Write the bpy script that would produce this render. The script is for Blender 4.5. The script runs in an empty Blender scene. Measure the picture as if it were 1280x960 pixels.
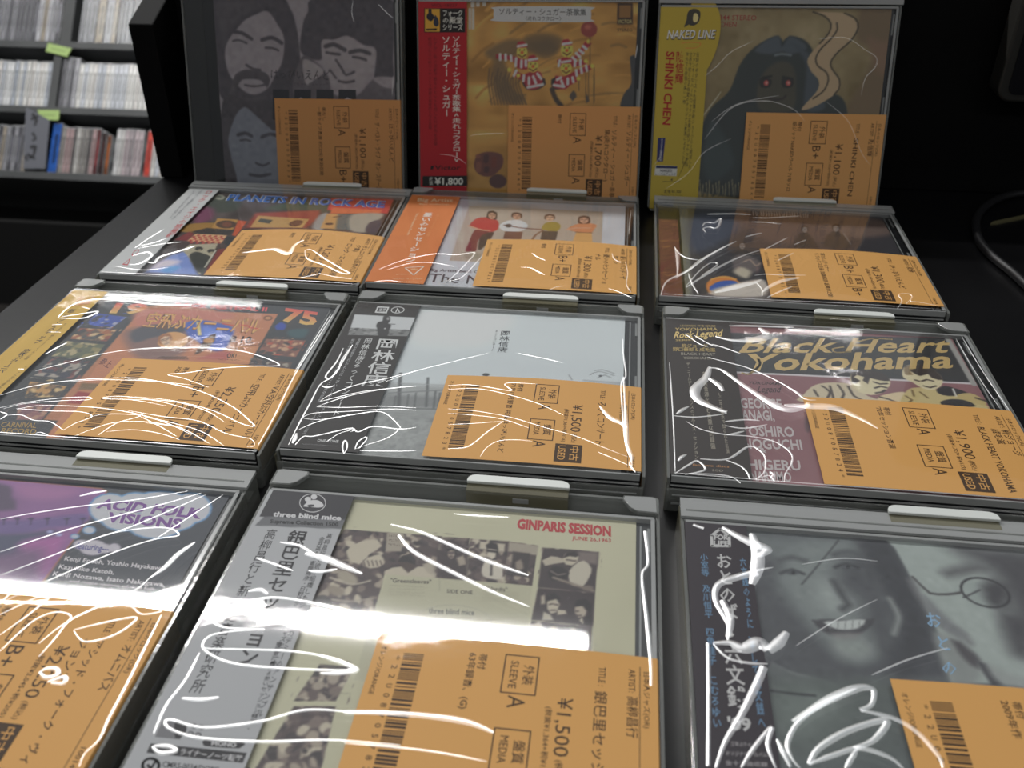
import bpy, bmesh, math, random
import numpy as np
from mathutils import Matrix, Vector

# ------------------------------------------------------------------ camera, world, light, exposure
sc = bpy.context.scene
COL = sc.collection
TZ = -16.0                       # counter top, in millimetres under the plane of the case lids
TABLE_H = 1.0                    # counter height in metres
FPX, CAMH = 1152.889, 220.768    # focal length in pixels of the 1280 wide frame, camera height over the lids (mm)
PITCH, YAW = math.radians(33.1188), math.radians(6.65)


def W(x, y, z):                  # millimetres of the counter frame -> metres of the world
    return Vector((x * .001, y * .001, (z - TZ) * .001 + TABLE_H))


cam_data = bpy.data.cameras.new('camera')
cam = bpy.data.objects.new('camera', cam_data)
COL.objects.link(cam)
cam.location = W(0, 0, CAMH)
cam.rotation_euler = (math.pi / 2 - PITCH, 0, YAW)
cam_data.sensor_width = 36
cam_data.lens = 36 * FPX / 1280
cam_data.clip_start = .01
cam_data.dof.use_dof = True
cam_data.dof.focus_distance = .40
cam_data.dof.aperture_fstop = 17
sc.camera = cam

world = bpy.data.worlds.new('world')
sc.world = world
world.use_nodes = True
world.node_tree.nodes['Background'].inputs[0].default_value = (.93, .97, 1, 1)
wnt = world.node_tree            # the shop: pale ceiling and far end, dark behind the photographer
wtc, wsx, wmr = (wnt.nodes.new(n) for n in ('ShaderNodeTexCoord', 'ShaderNodeSeparateXYZ', 'ShaderNodeMapRange'))
wmr.inputs['From Min'].default_value, wmr.inputs['From Max'].default_value = -.5, .5
wmr.inputs['To Min'].default_value, wmr.inputs['To Max'].default_value = .07, .24
wnt.links.new(wtc.outputs['Generated'], wsx.inputs[0])
wnt.links.new(wsx.outputs['Y'], wmr.inputs['Value'])
wnt.links.new(wmr.outputs[0], wnt.nodes['Background'].inputs[1])


def tube_lamp(x0, x1, y, z, width, radiance):
    ld = bpy.data.lights.new('ceiling_tube', 'AREA')
    ld.shape = 'RECTANGLE'
    ld.size, ld.size_y = (x1 - x0) * .001, width * .001
    ld.energy = radiance * math.pi * ld.size * ld.size_y
    ld.color = (1, .985, .96)
    o = bpy.data.objects.new('ceiling_tube', ld)
    COL.objects.link(o)
    o.location = W((x0 + x1) / 2, y, z)


tube_lamp(-2500, 0, 1600, 1600, 60, 75)     # rows of ceiling tubes, 1.7 m apart
tube_lamp(-2700, -1440, 3260, 1600, 18, 17)
tube_lamp(560, 1000, 3300, 1600, 18, 24)
tube_lamp(-1500, 1500, -80, 1600, 90, 2)
tube_lamp(-1500, 1500, -1760, 1600, 90, 13)

sc.view_settings.view_transform = 'Standard'
sc.view_settings.look = 'None'
sc.view_settings.exposure = 0.52
sc.view_settings.gamma = 1
sc.view_settings.use_curve_mapping = False
sc.cycles.max_bounces = 10
sc.cycles.transparent_max_bounces = 32
sc.cycles.caustics_reflective = False
sc.cycles.caustics_refractive = False

# ------------------------------------------------------------------ measuring the photograph
C0 = np.array([0, 0, CAMH])
cy, sy, cp, sp = math.cos(YAW), math.sin(YAW), math.cos(PITCH), math.sin(PITCH)
FW, UP, RT = np.array([-sy * cp, cy * cp, -sp]), np.array([-sy * sp, cy * sp, cp]), np.array([cy, sy, 0])


def ray(x, y):
    return FW + RT * (x - 640) / FPX - UP * (y - 480) / FPX


def on_level(x, y, z):           # point of a level plane seen at a pixel
    d = ray(x, y)
    return C0 + d * (z - CAMH) / d[2]


def on_depth(x, y, Y):
    d = ray(x, y)
    return C0 + d * Y / d[1]


RZ = lambda a: np.array([[math.cos(a), -math.sin(a), 0], [math.sin(a), math.cos(a), 0], [0, 0, 1]])
RX = lambda a: np.array([[1, 0, 0], [0, math.cos(a), -math.sin(a)], [0, math.sin(a), math.cos(a)]])
POSE = {}
for k, (x, y, a) in {'r1l': (-144.8, 501.7, -5.95), 'r1m': (0, 490.8, -6.43), 'r1r': (153.5, 475.0, -6.97),
                     'r2l': (-164.1, 358.8, -6.76), 'r2m': (-14.4, 345.4, -6.61), 'r2r': (138.6, 328.0, -7.07),
                     'r3l': (-178.8, 212.1, -6.65), 'r3m': (-26.8, 197.2, -6.79), 'r3r': (125.1, 179.7, -6.65)}.items():
    M = RZ(math.radians(a) + YAW)
    POSE[k] = (RZ(YAW) @ np.array([x, y, 0]) - M @ np.array([71, 62, 0]), M)
for k, (x, y, z, a, r) in {'r0l': (-144.3, 593.2, -6.5, -6.4, 1.0), 'r0m': (9.9, 578.4, -6.3, -5.8, .9),
                           'r0r': (160.6, 562.1, -5.0, -5.8, .7)}.items():
    M = RZ(math.radians(a) + YAW) @ RX(math.pi / 2 - math.radians(17.13)) @ RZ(math.radians(r))
    o = RZ(YAW) @ np.array([x, y, z]) - M @ np.array([71, 0, 0])
    low = min((o + M @ np.array([u, 0, -10.8]))[2] for u in (0, 142))
    o = o - M[:, 1] * (low - TZ - .05) / M[2, 1]
    POSE[k] = (o, M)


class View:                      # pixels of an enlarged crop of the photograph -> millimetres on a case's face
    def __init__(s, key, x0, y0, scale, h=0.):
        s.key, s.x0, s.y0, s.sc, s.h = key, x0, y0, scale, h

    def __call__(s, p):
        o, M = POSE[s.key]
        n = M[:, 2]
        d = ray(s.x0 + p[0] / s.sc, s.y0 + p[1] / s.sc)
        t = ((o + n * s.h - C0) @ n) / (d @ n)
        return (M.T @ (C0 + d * t - o))[:2]


MM = lambda p: np.array(p, float)


def lin(c, k=1.0):
    c = np.asarray(c, float) / 255
    return np.clip(np.where(c <= .04045, c / 12.92, ((c + .055) / 1.055) ** 2.4) * k, 0, .88)


# ------------------------------------------------------------------ materials
def new_mat(name):
    m = bpy.data.materials.new(name)
    m.use_nodes = True
    nt = m.node_tree
    nt.nodes.clear()
    return m, nt, nt.nodes.new('ShaderNodeOutputMaterial')


def solid(name, col, rough=.5, noise=0., scale=60., spec=.5, bump=0., metal=0.):
    m, nt, out = new_mat(name)
    b = nt.nodes.new('ShaderNodeBsdfPrincipled')
    b.inputs['Roughness'].default_value = rough
    b.inputs['Specular IOR Level'].default_value = spec
    b.inputs['Metallic'].default_value = metal
    b.inputs['Base Color'].default_value = (*lin(col), 1)
    if noise or bump:
        tc = nt.nodes.new('ShaderNodeTexCoord')
        n = nt.nodes.new('ShaderNodeTexNoise')
        n.inputs['Scale'].default_value = scale
        n.inputs['Detail'].default_value = 6
        nt.links.new(tc.outputs['Object'], n.inputs['Vector'])
        if noise:
            r = nt.nodes.new('ShaderNodeValToRGB')
            a = lin(col)
            r.color_ramp.elements[0].position, r.color_ramp.elements[1].position = .35, .75
            r.color_ramp.elements[0].color = (*(a * (1 - noise)), 1)
            r.color_ramp.elements[1].color = (*np.clip(a * (1 + noise), 0, 1), 1)
            nt.links.new(n.outputs['Fac'], r.inputs['Fac'])
            nt.links.new(r.outputs[0], b.inputs['Base Color'])
        if bump:
            bp = nt.nodes.new('ShaderNodeBump')
            bp.inputs['Strength'].default_value = bump
            bp.inputs['Distance'].default_value = .001
            nt.links.new(n.outputs['Fac'], bp.inputs['Height'])
            nt.links.new(bp.outputs[0], b.inputs['Normal'])
    nt.links.new(b.outputs[0], out.inputs[0])
    return m


def print_mat(name, rough=.55, spec=.35):        # ink colours come from the mesh's colour attribute
    m, nt, out = new_mat(name)
    b = nt.nodes.new('ShaderNodeBsdfPrincipled')
    b.inputs['Roughness'].default_value = rough
    b.inputs['Specular IOR Level'].default_value = spec
    a = nt.nodes.new('ShaderNodeAttribute')
    a.attribute_name = 'ink'
    nt.links.new(a.outputs['Color'], b.inputs['Base Color'])
    nt.links.new(b.outputs[0], out.inputs[0])
    return m


def clear(name, f0, tint, rough=.02, haze=0., haze_col=(200, 205, 205), fmax=.9, bump=0., bscale=80.):
    """clear plastic without refraction: transparent body, fresnel gloss, optional milky haze"""
    m, nt, out = new_mat(name)
    N, L = nt.nodes.new, nt.links.new
    lw = N('ShaderNodeLayerWeight'); lw.inputs[0].default_value = .5
    pw = N('ShaderNodeMath'); pw.operation = 'POWER'; pw.inputs[1].default_value = 5
    ma = N('ShaderNodeMath'); ma.operation = 'MULTIPLY_ADD'
    ma.inputs[1].default_value = fmax - f0; ma.inputs[2].default_value = f0
    L(lw.outputs['Facing'], pw.inputs[0]); L(pw.outputs[0], ma.inputs[0])
    t = N('ShaderNodeBsdfTransparent'); t.inputs[0].default_value = (*[x for x in tint], 1)
    g = N('ShaderNodeBsdfGlossy'); g.inputs['Roughness'].default_value = rough
    g.inputs[0].default_value = (1, 1, 1, 1)
    if bump:
        tc = N('ShaderNodeTexCoord'); n = N('ShaderNodeTexNoise'); n.inputs['Scale'].default_value = bscale
        n.inputs['Detail'].default_value = 3
        L(tc.outputs['Object'], n.inputs['Vector'])
        bp = N('ShaderNodeBump'); bp.inputs['Strength'].default_value = bump; bp.inputs['Distance'].default_value = .001
        L(n.outputs['Fac'], bp.inputs['Height']); L(bp.outputs[0], g.inputs['Normal'])
    body = t
    if haze:
        d = N('ShaderNodeBsdfDiffuse'); d.inputs[0].default_value = (*lin(haze_col), 1)
        mh = N('ShaderNodeMixShader'); mh.inputs[0].default_value = haze
        L(t.outputs[0], mh.inputs[1]); L(d.outputs[0], mh.inputs[2]); body = mh
    mx = N('ShaderNodeMixShader')
    L(ma.outputs[0], mx.inputs[0]); L(body.outputs[0], mx.inputs[1]); L(g.outputs[0], mx.inputs[2])
    L(mx.outputs[0], out.inputs[0])
    return m


M_PRINT = print_mat('printed_paper')
M_SLIP = print_mat('price_slip_paper', .6, .3)
M_LID = clear('clear_polystyrene', .046, (.98, .985, .985), .038)
M_FILM = clear('shrink_film', .022, (.985, .985, .985), .045, bump=.12, bscale=50)
M_FRAME = clear('clear_security_plastic', .08, (.68, .69, .68), .12, haze=.24, haze_col=(205, 208, 204), bump=.15, bscale=160)
M_RAIL = clear('moulded_clear_rib', .12, (.62, .63, .63), .14, haze=.45, haze_col=(215, 217, 216))
M_OLIVE = clear('clear_plastic_edge', .08, (.62, .61, .54), .1, haze=.30, haze_col=(176, 170, 140))
M_CREASE, _nt, _out = new_mat('film_crease')          # crumpled folds: clear, with a broad bright gloss of their own
_t, _g, _a = (_nt.nodes.new(n) for n in ('ShaderNodeBsdfTransparent', 'ShaderNodeBsdfGlossy', 'ShaderNodeAddShader'))
_t.inputs[0].default_value = (.97, .97, .975, 1)
_g.inputs[0].default_value = (.7, .7, .7, 1)
_g.inputs['Roughness'].default_value = .38
_nt.links.new(_t.outputs[0], _a.inputs[0]); _nt.links.new(_g.outputs[0], _a.inputs[1]); _nt.links.new(_a.outputs[0], _out.inputs[0])
M_TRAY = solid('dark_case_tray', (27, 28, 31), .3, spec=.4)
M_TAB = solid('white_lock_plastic', (226, 230, 226), .4)
M_BLACK = solid('black_counter_laminate', (15, 15, 17), .33, noise=.25, scale=14, spec=.34)
M_BOARD = solid('black_backboard', (6, 6, 7), .7, noise=.3, scale=40, spec=.15)


# ------------------------------------------------------------------ mesh helpers
class MB:
    """collects shapes, then links them as ONE mesh object"""
    def __init__(s):
        s.v, s.f, s.m, s.c, s.smooth = [], [], [], [], []

    def add(s, verts, faces, mi=0, col=None, smooth=False):
        n = len(s.v)
        s.v += [tuple(p) for p in verts]
        for f in faces:
            s.f.append(tuple(i + n for i in f)); s.m.append(mi); s.smooth.append(smooth)
        if col is None: col = [(0, 0, 0)] * len(verts)
        elif np.ndim(col) == 1: col = [tuple(col)] * len(verts)
        s.c += [tuple(q) for q in col]

    def box(s, u0, u1, v0, v1, w0, w1, mi=0, col=None):
        p = [(u, v, w) for w in (w0, w1) for v in (v0, v1) for u in (u0, u1)]
        s.add(p, [(0, 2, 3, 1), (4, 5, 7, 6), (0, 1, 5, 4), (2, 6, 7, 3), (0, 4, 6, 2), (1, 3, 7, 5)], mi, col)

    def prism(s, pts, w0, w1, mi=0, col=None):          # outline in u,v (counter-clockwise) raised from w0 to w1
        n = len(pts)
        p = [(a, b, w0) for a, b in pts] + [(a, b, w1) for a, b in pts]
        s.add(p, [tuple(range(n))[::-1], tuple(range(n, 2 * n))] + [(i, (i + 1) % n, n + (i + 1) % n, n + i) for i in range(n)], mi, col)

    def tube(s, pts, r, n=10, mi=0, col=None):
        P = [Vector(p) for p in pts]
        rings = []
        for i, p in enumerate(P):
            t = (P[min(i + 1, len(P) - 1)] - P[max(i - 1, 0)]).normalized()
            a = t.cross(Vector((0, 0, 1)))
            a = a.normalized() if a.length > 1e-4 else Vector((1, 0, 0))
            b = a.cross(t)
            rings.append([p + (a * math.cos(q) + b * math.sin(q)) * r for q in [2 * math.pi * j / n for j in range(n)]])
        vs = [q for g in rings for q in g]
        fs = [(i * n + j, i * n + (j + 1) % n, (i + 1) * n + (j + 1) % n, (i + 1) * n + j) for i in range(len(P) - 1) for j in range(n)]
        fs += [tuple(range(n))[::-1], tuple(range((len(P) - 1) * n, len(P) * n))]
        s.add(vs, fs, mi, col, True)

    def build(s, name, mats, parent=None, scale=.001, off=(0, 0, 0), bevel=0., ink=False):
        me = bpy.data.meshes.new(name)
        v = (np.array(s.v, float) + np.array(off)) * scale
        me.from_pydata(v.tolist(), [], s.f)
        mats = mats if isinstance(mats, (list, tuple)) else [mats]
        for m in mats: me.materials.append(m)
        me.polygons.foreach_set('material_index', s.m)
        me.polygons.foreach_set('use_smooth', s.smooth)
        if ink:
            a = me.color_attributes.new('ink', 'FLOAT_COLOR', 'POINT')
            a.data.foreach_set('color', np.c_[np.array(s.c, float), np.ones(len(s.c))].ravel())
        me.update()
        o = bpy.data.objects.new(name, me)
        COL.objects.link(o)
        if parent is not None: o.parent = parent
        if bevel:
            b = o.modifiers.new('bevel', 'BEVEL'); b.width = bevel * .001; b.segments = 2; b.limit_method = 'ANGLE'
        return o


def tag(o, label=None, cat=None, group=None, kind=None):
    for k, v in (('label', label), ('category', cat), ('group', group), ('kind', kind)):
        if v: o[k] = v
    return o


def empty(name, mat):
    o = bpy.data.objects.new(name, None)
    o.empty_display_size = .02
    COL.objects.link(o)
    o.matrix_world = mat
    return o


def catmull(P, step=.8, closed=False):
    P = [np.array(p, float) for p in P]
    n = len(P)
    if n < 3 and not closed: 
        m = max(2, int(np.linalg.norm(P[1] - P[0]) / step))
        return [P[0] + (P[1] - P[0]) * i / m for i in range(m + 1)]
    out = []
    for i in range(n if closed else n - 1):
        a, b, c, d = (P[(i + j) % n] for j in (-1, 0, 1, 2)) if closed else (P[max(i - 1, 0)], P[i], P[i + 1], P[min(i + 2, n - 1)])
        m = max(1, int(np.linalg.norm(c - b) / step))
        for q in range(m):
            t = q / m
            out.append(.5 * (2 * b + (c - a) * t + (2 * a - 5 * b + 4 * c - d) * t * t + (3 * b - a - 3 * c + d) * t ** 3))
    if not closed: out.append(P[-1])
    return out


# ------------------------------------------------------------------ lettering
_tc = bpy.data.curves.new('glyph', 'FONT')
_to = bpy.data.objects.new('glyph', _tc)
COL.objects.link(_to)
_tc.resolution_u = 2
_GL = {}


def _mesh(body):
    _tc.body = body
    bpy.context.view_layer.update()
    me = _to.evaluated_get(bpy.context.evaluated_depsgraph_get()).to_mesh()
    v = np.array([q.co[:2] for q in me.vertices]).reshape(-1, 2)
    return v, [tuple(p.vertices) for p in me.polygons]


def glyph(ch, bold=0):
    k = (ch, bold)
    if k not in _GL:
        _tc.offset = bold * (.0085 if ord(ch) < 0x2000 else .0045)
        _tc.resolution_u = 2 if ord(ch) < 0x2000 else 1
        v, f = _mesh(ch) if not ch.isspace() else (np.zeros((0, 2)), [])
        bar = _mesh('|')[0][:, 0].max()
        adv = _mesh(ch + '|')[0][:, 0].max() - bar
        _GL[k] = (v, f, adv)
    return _GL[k]


TURN = set('ー()（）〈〉<>「」～-―…=')


class Print:
    """a printed sheet: base shapes and letters laid in thin layers of ink, one mesh"""
    def __init__(s, hfun=lambda u, v: 0 * u, gain=1.):
        s.mb, s.h, s.lay, s.gain = MB(), hfun, 0, gain
        s.view = MM

    def ink(s, c): return lin(c, s.gain)

    def _put(s, pts, faces, col, lift):
        pts = np.array(pts, float)
        if len(pts): s.mb.add(np.c_[pts, s.h(pts[:, 0], pts[:, 1]) + lift], faces, 0, s.ink(col))

    def grid(s, u0, u1, v0, v1, col, step=3., lift=0.):
        nu, nv = max(1, int((u1 - u0) / step)), max(1, int((v1 - v0) / step))
        U, V = np.meshgrid(np.linspace(u0, u1, nu + 1), np.linspace(v0, v1, nv + 1))
        f = [(j * (nu + 1) + i, j * (nu + 1) + i + 1, (j + 1) * (nu + 1) + i + 1, (j + 1) * (nu + 1) + i) for j in range(nv) for i in range(nu)]
        n = len(s.mb.v)
        s._put(np.c_[U.ravel(), V.ravel()], f, col, lift)
        for i in range(len(f)): s.mb.smooth[-1 - i] = True

    def poly(s, pts, col, lift=.03, smooth=False, mm=False):
        P = [MM(p) if mm else s.view(p) for p in pts]
        if smooth: P = catmull(P, 1., True)
        P = np.array(P)
        if (np.roll(P[:, 0], -1) - P[:, 0]) @ (np.roll(P[:, 1], -1) + P[:, 1]) > 0: P = P[::-1]
        s._put(P, [tuple(range(len(P)))], col, lift)

    def line(s, pts, wid, col, lift=.04, smooth=False, mm=False, closed=False):
        P = [MM(p) if mm else s.view(p) for p in pts]
        if closed: P = P + [P[0]]
        if smooth: P = catmull(P, 1.)
        for a, b in zip(P[:-1], P[1:]):
            d = b - a; L = np.hypot(*d)
            if L < 1e-6: continue
            n = np.array([-d[1], d[0]]) / L * wid / 2; e = d / L * wid * .25
            s._put([a - e - n, b + e - n, b + e + n, a - e + n], [(0, 1, 2, 3)], col, lift)

    def T(s, txt, p0, p1, p2, col, bold=0, lift=.05, mm=False, col2=None):
        """text on the baseline p0-p1; p2 is the top of the capitals over p0"""
        p0, p1, p2 = [MM(p) if mm else s.view(p) for p in (p0, p1, p2)]
        tot = sum(glyph(c, bold)[2] for c in txt)
        ex, ey = (p1 - p0) / tot, (p2 - p0) / .72
        x = 0
        for c in txt:
            v, f, a = glyph(c, bold)
            if len(v):
                s._put(p0 + np.outer(v[:, 0] + x, ex) + np.outer(v[:, 1], ey), f, col, lift)
                if col2:             # letters printed in a blend of two inks, top to bottom
                    q = np.clip(v[:, 1] / .7, 0, 1)[:, None]
                    s.mb.c[-len(v):] = [tuple(z) for z in s.ink(col) * q + s.ink(col2) * (1 - q)]
            x += a

    def V(s, txt, p0, p1, p2, col, bold=0, lift=.05, mm=False):
        """upright Japanese column from p0 (top left) down to p1; p2 is its top right"""
        p0, p1, p2 = [MM(p) if mm else s.view(p) for p in (p0, p1, p2)]
        n = len(txt)
        ex, ed = p2 - p0, (p1 - p0) / n
        for i, c in enumerate(txt):
            v, f, a = glyph(c, bold)
            if not len(v): continue
            if c in TURN: X, Y = .5 + (v[:, 1] - .36), .5 + (v[:, 0] - a / 2)
            else: X, Y = .5 + (v[:, 0] - a / 2), .5 - (v[:, 1] - .36)
            s._put(p0 + np.outer(X, ex) + np.outer(Y + i, ed), f, col, lift)

    def small(s, p0, p1, p2, n, col, seed=1, lift=.04, mm=False):
        """a column or row of print too fine to read: short strokes"""
        rnd = random.Random(seed)
        p0, p1, p2 = [MM(p) if mm else s.view(p) for p in (p0, p1, p2)]
        e, g = (p1 - p0) / n, p2 - p0
        for i in range(n):
            for q in range(3):
                a, b = rnd.uniform(.05, .5), rnd.uniform(.1, .8)
                l, w_ = rnd.uniform(.25, .5), rnd.uniform(.1, .2)
                o = p0 + e * (i + a) + g * b
                s._put([o, o + e * l, o + e * l + g * w_, o + g * w_], [(0, 1, 2, 3)], col, lift)

    def build(s, name, mat, parent):
        return s.mb.build(name, mat, parent, off=(0, 0, -TZ), ink=True)


class Canvas:
    """a printed picture painted on a fine mesh: colours of the ink, in the photograph's own values"""
    def __init__(s, u0, u1, v0, v1, base, res=.5, gain=1.):
        nu, nv = int((u1 - u0) / res), int((v1 - v0) / res)
        s.u, s.v = np.linspace(u0, u1, nu + 1), np.linspace(v0, v1, nv + 1)
        s.U, s.V = np.meshgrid(s.u, s.v)
        s.c = np.ones(s.U.shape + (3,)) * np.array(base, float)
        s.gain, s.view = gain, MM

    def _blend(s, ji, a, col):
        s.c[ji] += (np.array(col, float) - s.c[ji]) * a[..., None]

    def _sub(s, P, pad):
        lo, hi = P.min(0) - pad, P.max(0) + pad
        i = slice(*np.searchsorted(s.u, [lo[0], hi[0]])); j = slice(*np.searchsorted(s.v, [lo[1], hi[1]]))
        return (j, i)

    def _mask(s, P, soft):
        ji = s._sub(P, soft * 2 + .5)
        U, V = s.U[ji], s.V[ji]
        ins = np.zeros(U.shape, bool); d = np.full(U.shape, 1e9)
        for a, b in zip(P, np.roll(P, -1, 0)):
            with np.errstate(divide='ignore', invalid='ignore'):
                ins ^= ((a[1] > V) != (b[1] > V)) & (U < (b[0] - a[0]) * (V - a[1]) / (b[1] - a[1] + 1e-12) + a[0])
            e = b - a; t = np.clip(((U - a[0]) * e[0] + (V - a[1]) * e[1]) / (e @ e + 1e-12), 0, 1)
            d = np.minimum(d, np.hypot(U - a[0] - t * e[0], V - a[1] - t * e[1]))
        x = np.clip(.5 + np.where(ins, d, -d) / (2 * soft), 0, 1)
        return ji, x * x * (3 - 2 * x)

    def poly(s, pts, col, soft=.3, smooth=True, alpha=1.):
        P = [s.view(p) for p in pts]
        if smooth: P = catmull(P, 2., True)
        ji, a = s._mask(np.array(P), soft)
        if a.size: s._blend(ji, a * alpha, col)

    def rect(s, pts, col, soft=.25, alpha=1.): s.poly(pts, col, soft, False, alpha)

    def ell(s, c, rx, ry, col, soft=.3, ang=0, alpha=1.):
        ca, sa = math.cos(math.radians(ang)), math.sin(math.radians(ang))
        s.poly([(c[0] + rx * math.cos(t) * ca - ry * math.sin(t) * sa, c[1] + rx * math.cos(t) * sa + ry * math.sin(t) * ca)
                for t in np.arange(0, 6.28, .39)], col, soft, False, alpha)

    def line(s, pts, wid, col, soft=.25, smooth=True, alpha=1.):
        P = [s.view(p) for p in pts]
        if smooth: P = catmull(P, 2.)
        P = np.array(P)
        ji = s._sub(P, wid + soft * 2 + .5)
        U, V = s.U[ji], s.V[ji]
        if not U.size: return
        d = np.full(U.shape, 1e9)
        for a, b in zip(P[:-1], P[1:]):
            e = b - a; t = np.clip(((U - a[0]) * e[0] + (V - a[1]) * e[1]) / (e @ e + 1e-12), 0, 1)
            d = np.minimum(d, np.hypot(U - a[0] - t * e[0], V - a[1] - t * e[1]))
        x = np.clip(.5 + (wid / 2 - d) / (2 * soft), 0, 1)
        s._blend(ji, x * alpha, col)

    def noise(s, cells, amp, seed=0, pts=None, tint=(1, 1, 1), stretch=1.):
        rng = np.random.default_rng(seed)
        g = rng.normal(size=(cells + 2, int(cells * stretch) + 2))
        y = (s.V - s.v[0]) / (s.v[-1] - s.v[0] + 1e-9) * cells; x = (s.U - s.u[0]) / (s.u[-1] - s.u[0] + 1e-9) * int(cells * stretch)
        i, j = x.astype(int), y.astype(int); fx, fy = x - i, y - j
        fx, fy = fx * fx * (3 - 2 * fx), fy * fy * (3 - 2 * fy)
        n = (g[j, i] * (1 - fx) + g[j, i + 1] * fx) * (1 - fy) + (g[j + 1, i] * (1 - fx) + g[j + 1, i + 1] * fx) * fy
        add = n[..., None] * amp * np.array(tint)
        if pts is None: s.c += add
        else:
            ji, a = s._mask(np.array([s.view(p) for p in pts]), .4)
            s.c[ji] += add[ji] * a[..., None]

    def speckle(s, pts, cols, n, size, seed=0):
        """a busy little photograph: many small soft blots of its colours inside an outline"""
        rnd = random.Random(seed)
        P = np.array([s.view(p) for p in pts])
        ji, a = s._mask(P, .3)
        keep = s.c[ji].copy()
        lo, hi = P.min(0), P.max(0)
        old = s.view; s.view = MM
        for _ in range(n):
            c = (rnd.uniform(lo[0], hi[0]), rnd.uniform(lo[1], hi[1]))
            s.ell(c, size * rnd.uniform(.4, 1.3), size * rnd.uniform(.4, 1.6), rnd.choice(cols), .5, rnd.uniform(0, 180))
        s.view = old
        s.c[ji] = keep + (s.c[ji] - keep) * a[..., None]

    def face(s, c, w, h, skin, hair, dark, ang=0, long=0., brow=True):
        """a small generic printed face: hair, skin, eyes, brows, nose, mouth; w,h half sizes in pixels"""
        ca, sa = math.cos(math.radians(ang)), math.sin(math.radians(ang))
        R = lambda x, y: (c[0] + x * w * ca - y * h * sa, c[1] + x * w * sa + y * h * ca)
        s.poly([R(-1.25, -.2), R(-1, -1.1), R(0, -1.45), R(1, -1.1), R(1.25, -.2), R(1.25, .2 + long), R(.8, .5 + long), R(-.8, .5 + long), R(-1.25, .2 + long)], hair)
        s.poly([R(-.85, -.5), R(0, -.85), R(.85, -.5), R(.85, .2), R(.5, .85), R(0, 1.05), R(-.5, .85), R(-.85, .2)], skin)
        for q in (-1, 1):
            s.line([R(q * .6, -.12), R(q * .22, -.1)], .5, dark, .25)
            if brow: s.line([R(q * .68, -.36), R(q * .2, -.34)], .6, dark, .25)
        s.line([R(.05, -.05), R(.12, .3), R(-.1, .34)], .4, dark, .3, alpha=.6)
        s.line([R(-.3, .6), R(.3, .6)], .6, dark, .3)

    def build(s, pr, lift=0.):
        nu = len(s.u); nv = len(s.v)
        f = [(j * nu + i, j * nu + i + 1, (j + 1) * nu + i + 1, (j + 1) * nu + i) for j in range(nv - 1) for i in range(nu - 1)]
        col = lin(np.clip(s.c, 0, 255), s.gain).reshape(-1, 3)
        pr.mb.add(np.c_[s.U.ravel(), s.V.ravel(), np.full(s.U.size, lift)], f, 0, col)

# ------------------------------------------------------------------ the room and the furniture
def pt(p): return (p[0], p[1], p[2] - TZ)          # counter-frame mm -> mm of a world-aligned mesh


FLOOR_Z = TZ - 1000 * TABLE_H
b = MB(); b.box(-5200, 3200, -2600, 4300, FLOOR_Z - 60, FLOOR_Z)
o = b.build('floor', solid('dark_floor', (34, 31, 29), .6, .3, 3), off=(0, 0, -TZ + 1000 * TABLE_H)); tag(o, kind='structure')
b = MB(); b.box(-5200, 3200, 4300, 4360, FLOOR_Z, FLOOR_Z + 2900)
o = b.build('wall_back', solid('dark_wall_paint', (44, 43, 44), .8, .2, 3), off=(0, 0, -TZ + 1000 * TABLE_H)); tag(o, kind='structure')

OFFW = (0, 0, -TZ + 1000 * TABLE_H)
counter = empty('display_counter', Matrix.Translation((.1, .35, 0)))
tag(counter, 'long black laminate counter that carries the discs', 'counter')
cm = lambda mb, name, mat, parent, base, **k: mb.build(name, mat, parent, off=(-base[0], -base[1], OFFW[2] - base[2]), **k)
b = MB(); b.box(-322, 900, 30, 690, TZ - 28, TZ)
cm(b, 'counter_top', M_BLACK, counter, (100, 350, 0), bevel=1.2)
b = MB(); b.box(-300, 880, 60, 670, FLOOR_Z, TZ - 28)
cm(b, 'counter_body', M_BOARD, counter, (100, 350, 0))

bb = empty('display_backboard', Matrix.Translation((.2, .65, TABLE_H)))
tag(bb, 'low black display backboard with a stepped end cheek, behind the standing discs', 'backboard')
b = MB(); b.box(-306, 860, 637, 652, TZ, 117)
cm(b, 'back_panel', M_BOARD, bb, (200, 650, 1000 * TABLE_H), bevel=1)
prof = [(600, TZ), (600, 88.5), (672, 117), (672, TZ)]
b = MB(); n = len(prof)
p = [(-323, y, z) for y, z in prof] + [(-306, y, z) for y, z in prof]
b.add(p, [tuple(range(n)), tuple(range(n, 2 * n))[::-1]] + [(i, n + i, n + (i + 1) % n, (i + 1) % n) for i in range(n)])
cm(b, 'end_cheek', M_BOARD, bb, (200, 650, 1000 * TABLE_H), bevel=1)

# a dark screen stands at the right end, in front of the backboard
mon = empty('screen', Matrix.Translation((.40, .60, TABLE_H)))
tag(mon, 'dark flat screen with rounded corners at the right edge, before the black backboard', 'screen')
def rrect(x0, x1, z0, z1, r, n=6):
    P = []
    for cx, cz, a0 in ((x1 - r, z1 - r, 0), (x0 + r, z1 - r, 90), (x0 + r, z0 + r, 180), (x1 - r, z0 + r, 270)):
        P += [(cx + r * math.cos(math.radians(a0 + 90 * i / n)), cz + r * math.sin(math.radians(a0 + 90 * i / n))) for i in range(n + 1)]
    return P
def slab(P, y0, y1):
    m = MB(); n = len(P)
    m.add([(x, y0, z) for x, z in P] + [(x, y1, z) for x, z in P],
          [tuple(range(n)), tuple(range(n, 2 * n))[::-1]] + [(i, n + i, n + (i + 1) % n, (i + 1) % n) for i in range(n)])
    return m
B_ = (400, 600, 1000 * TABLE_H)
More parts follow.
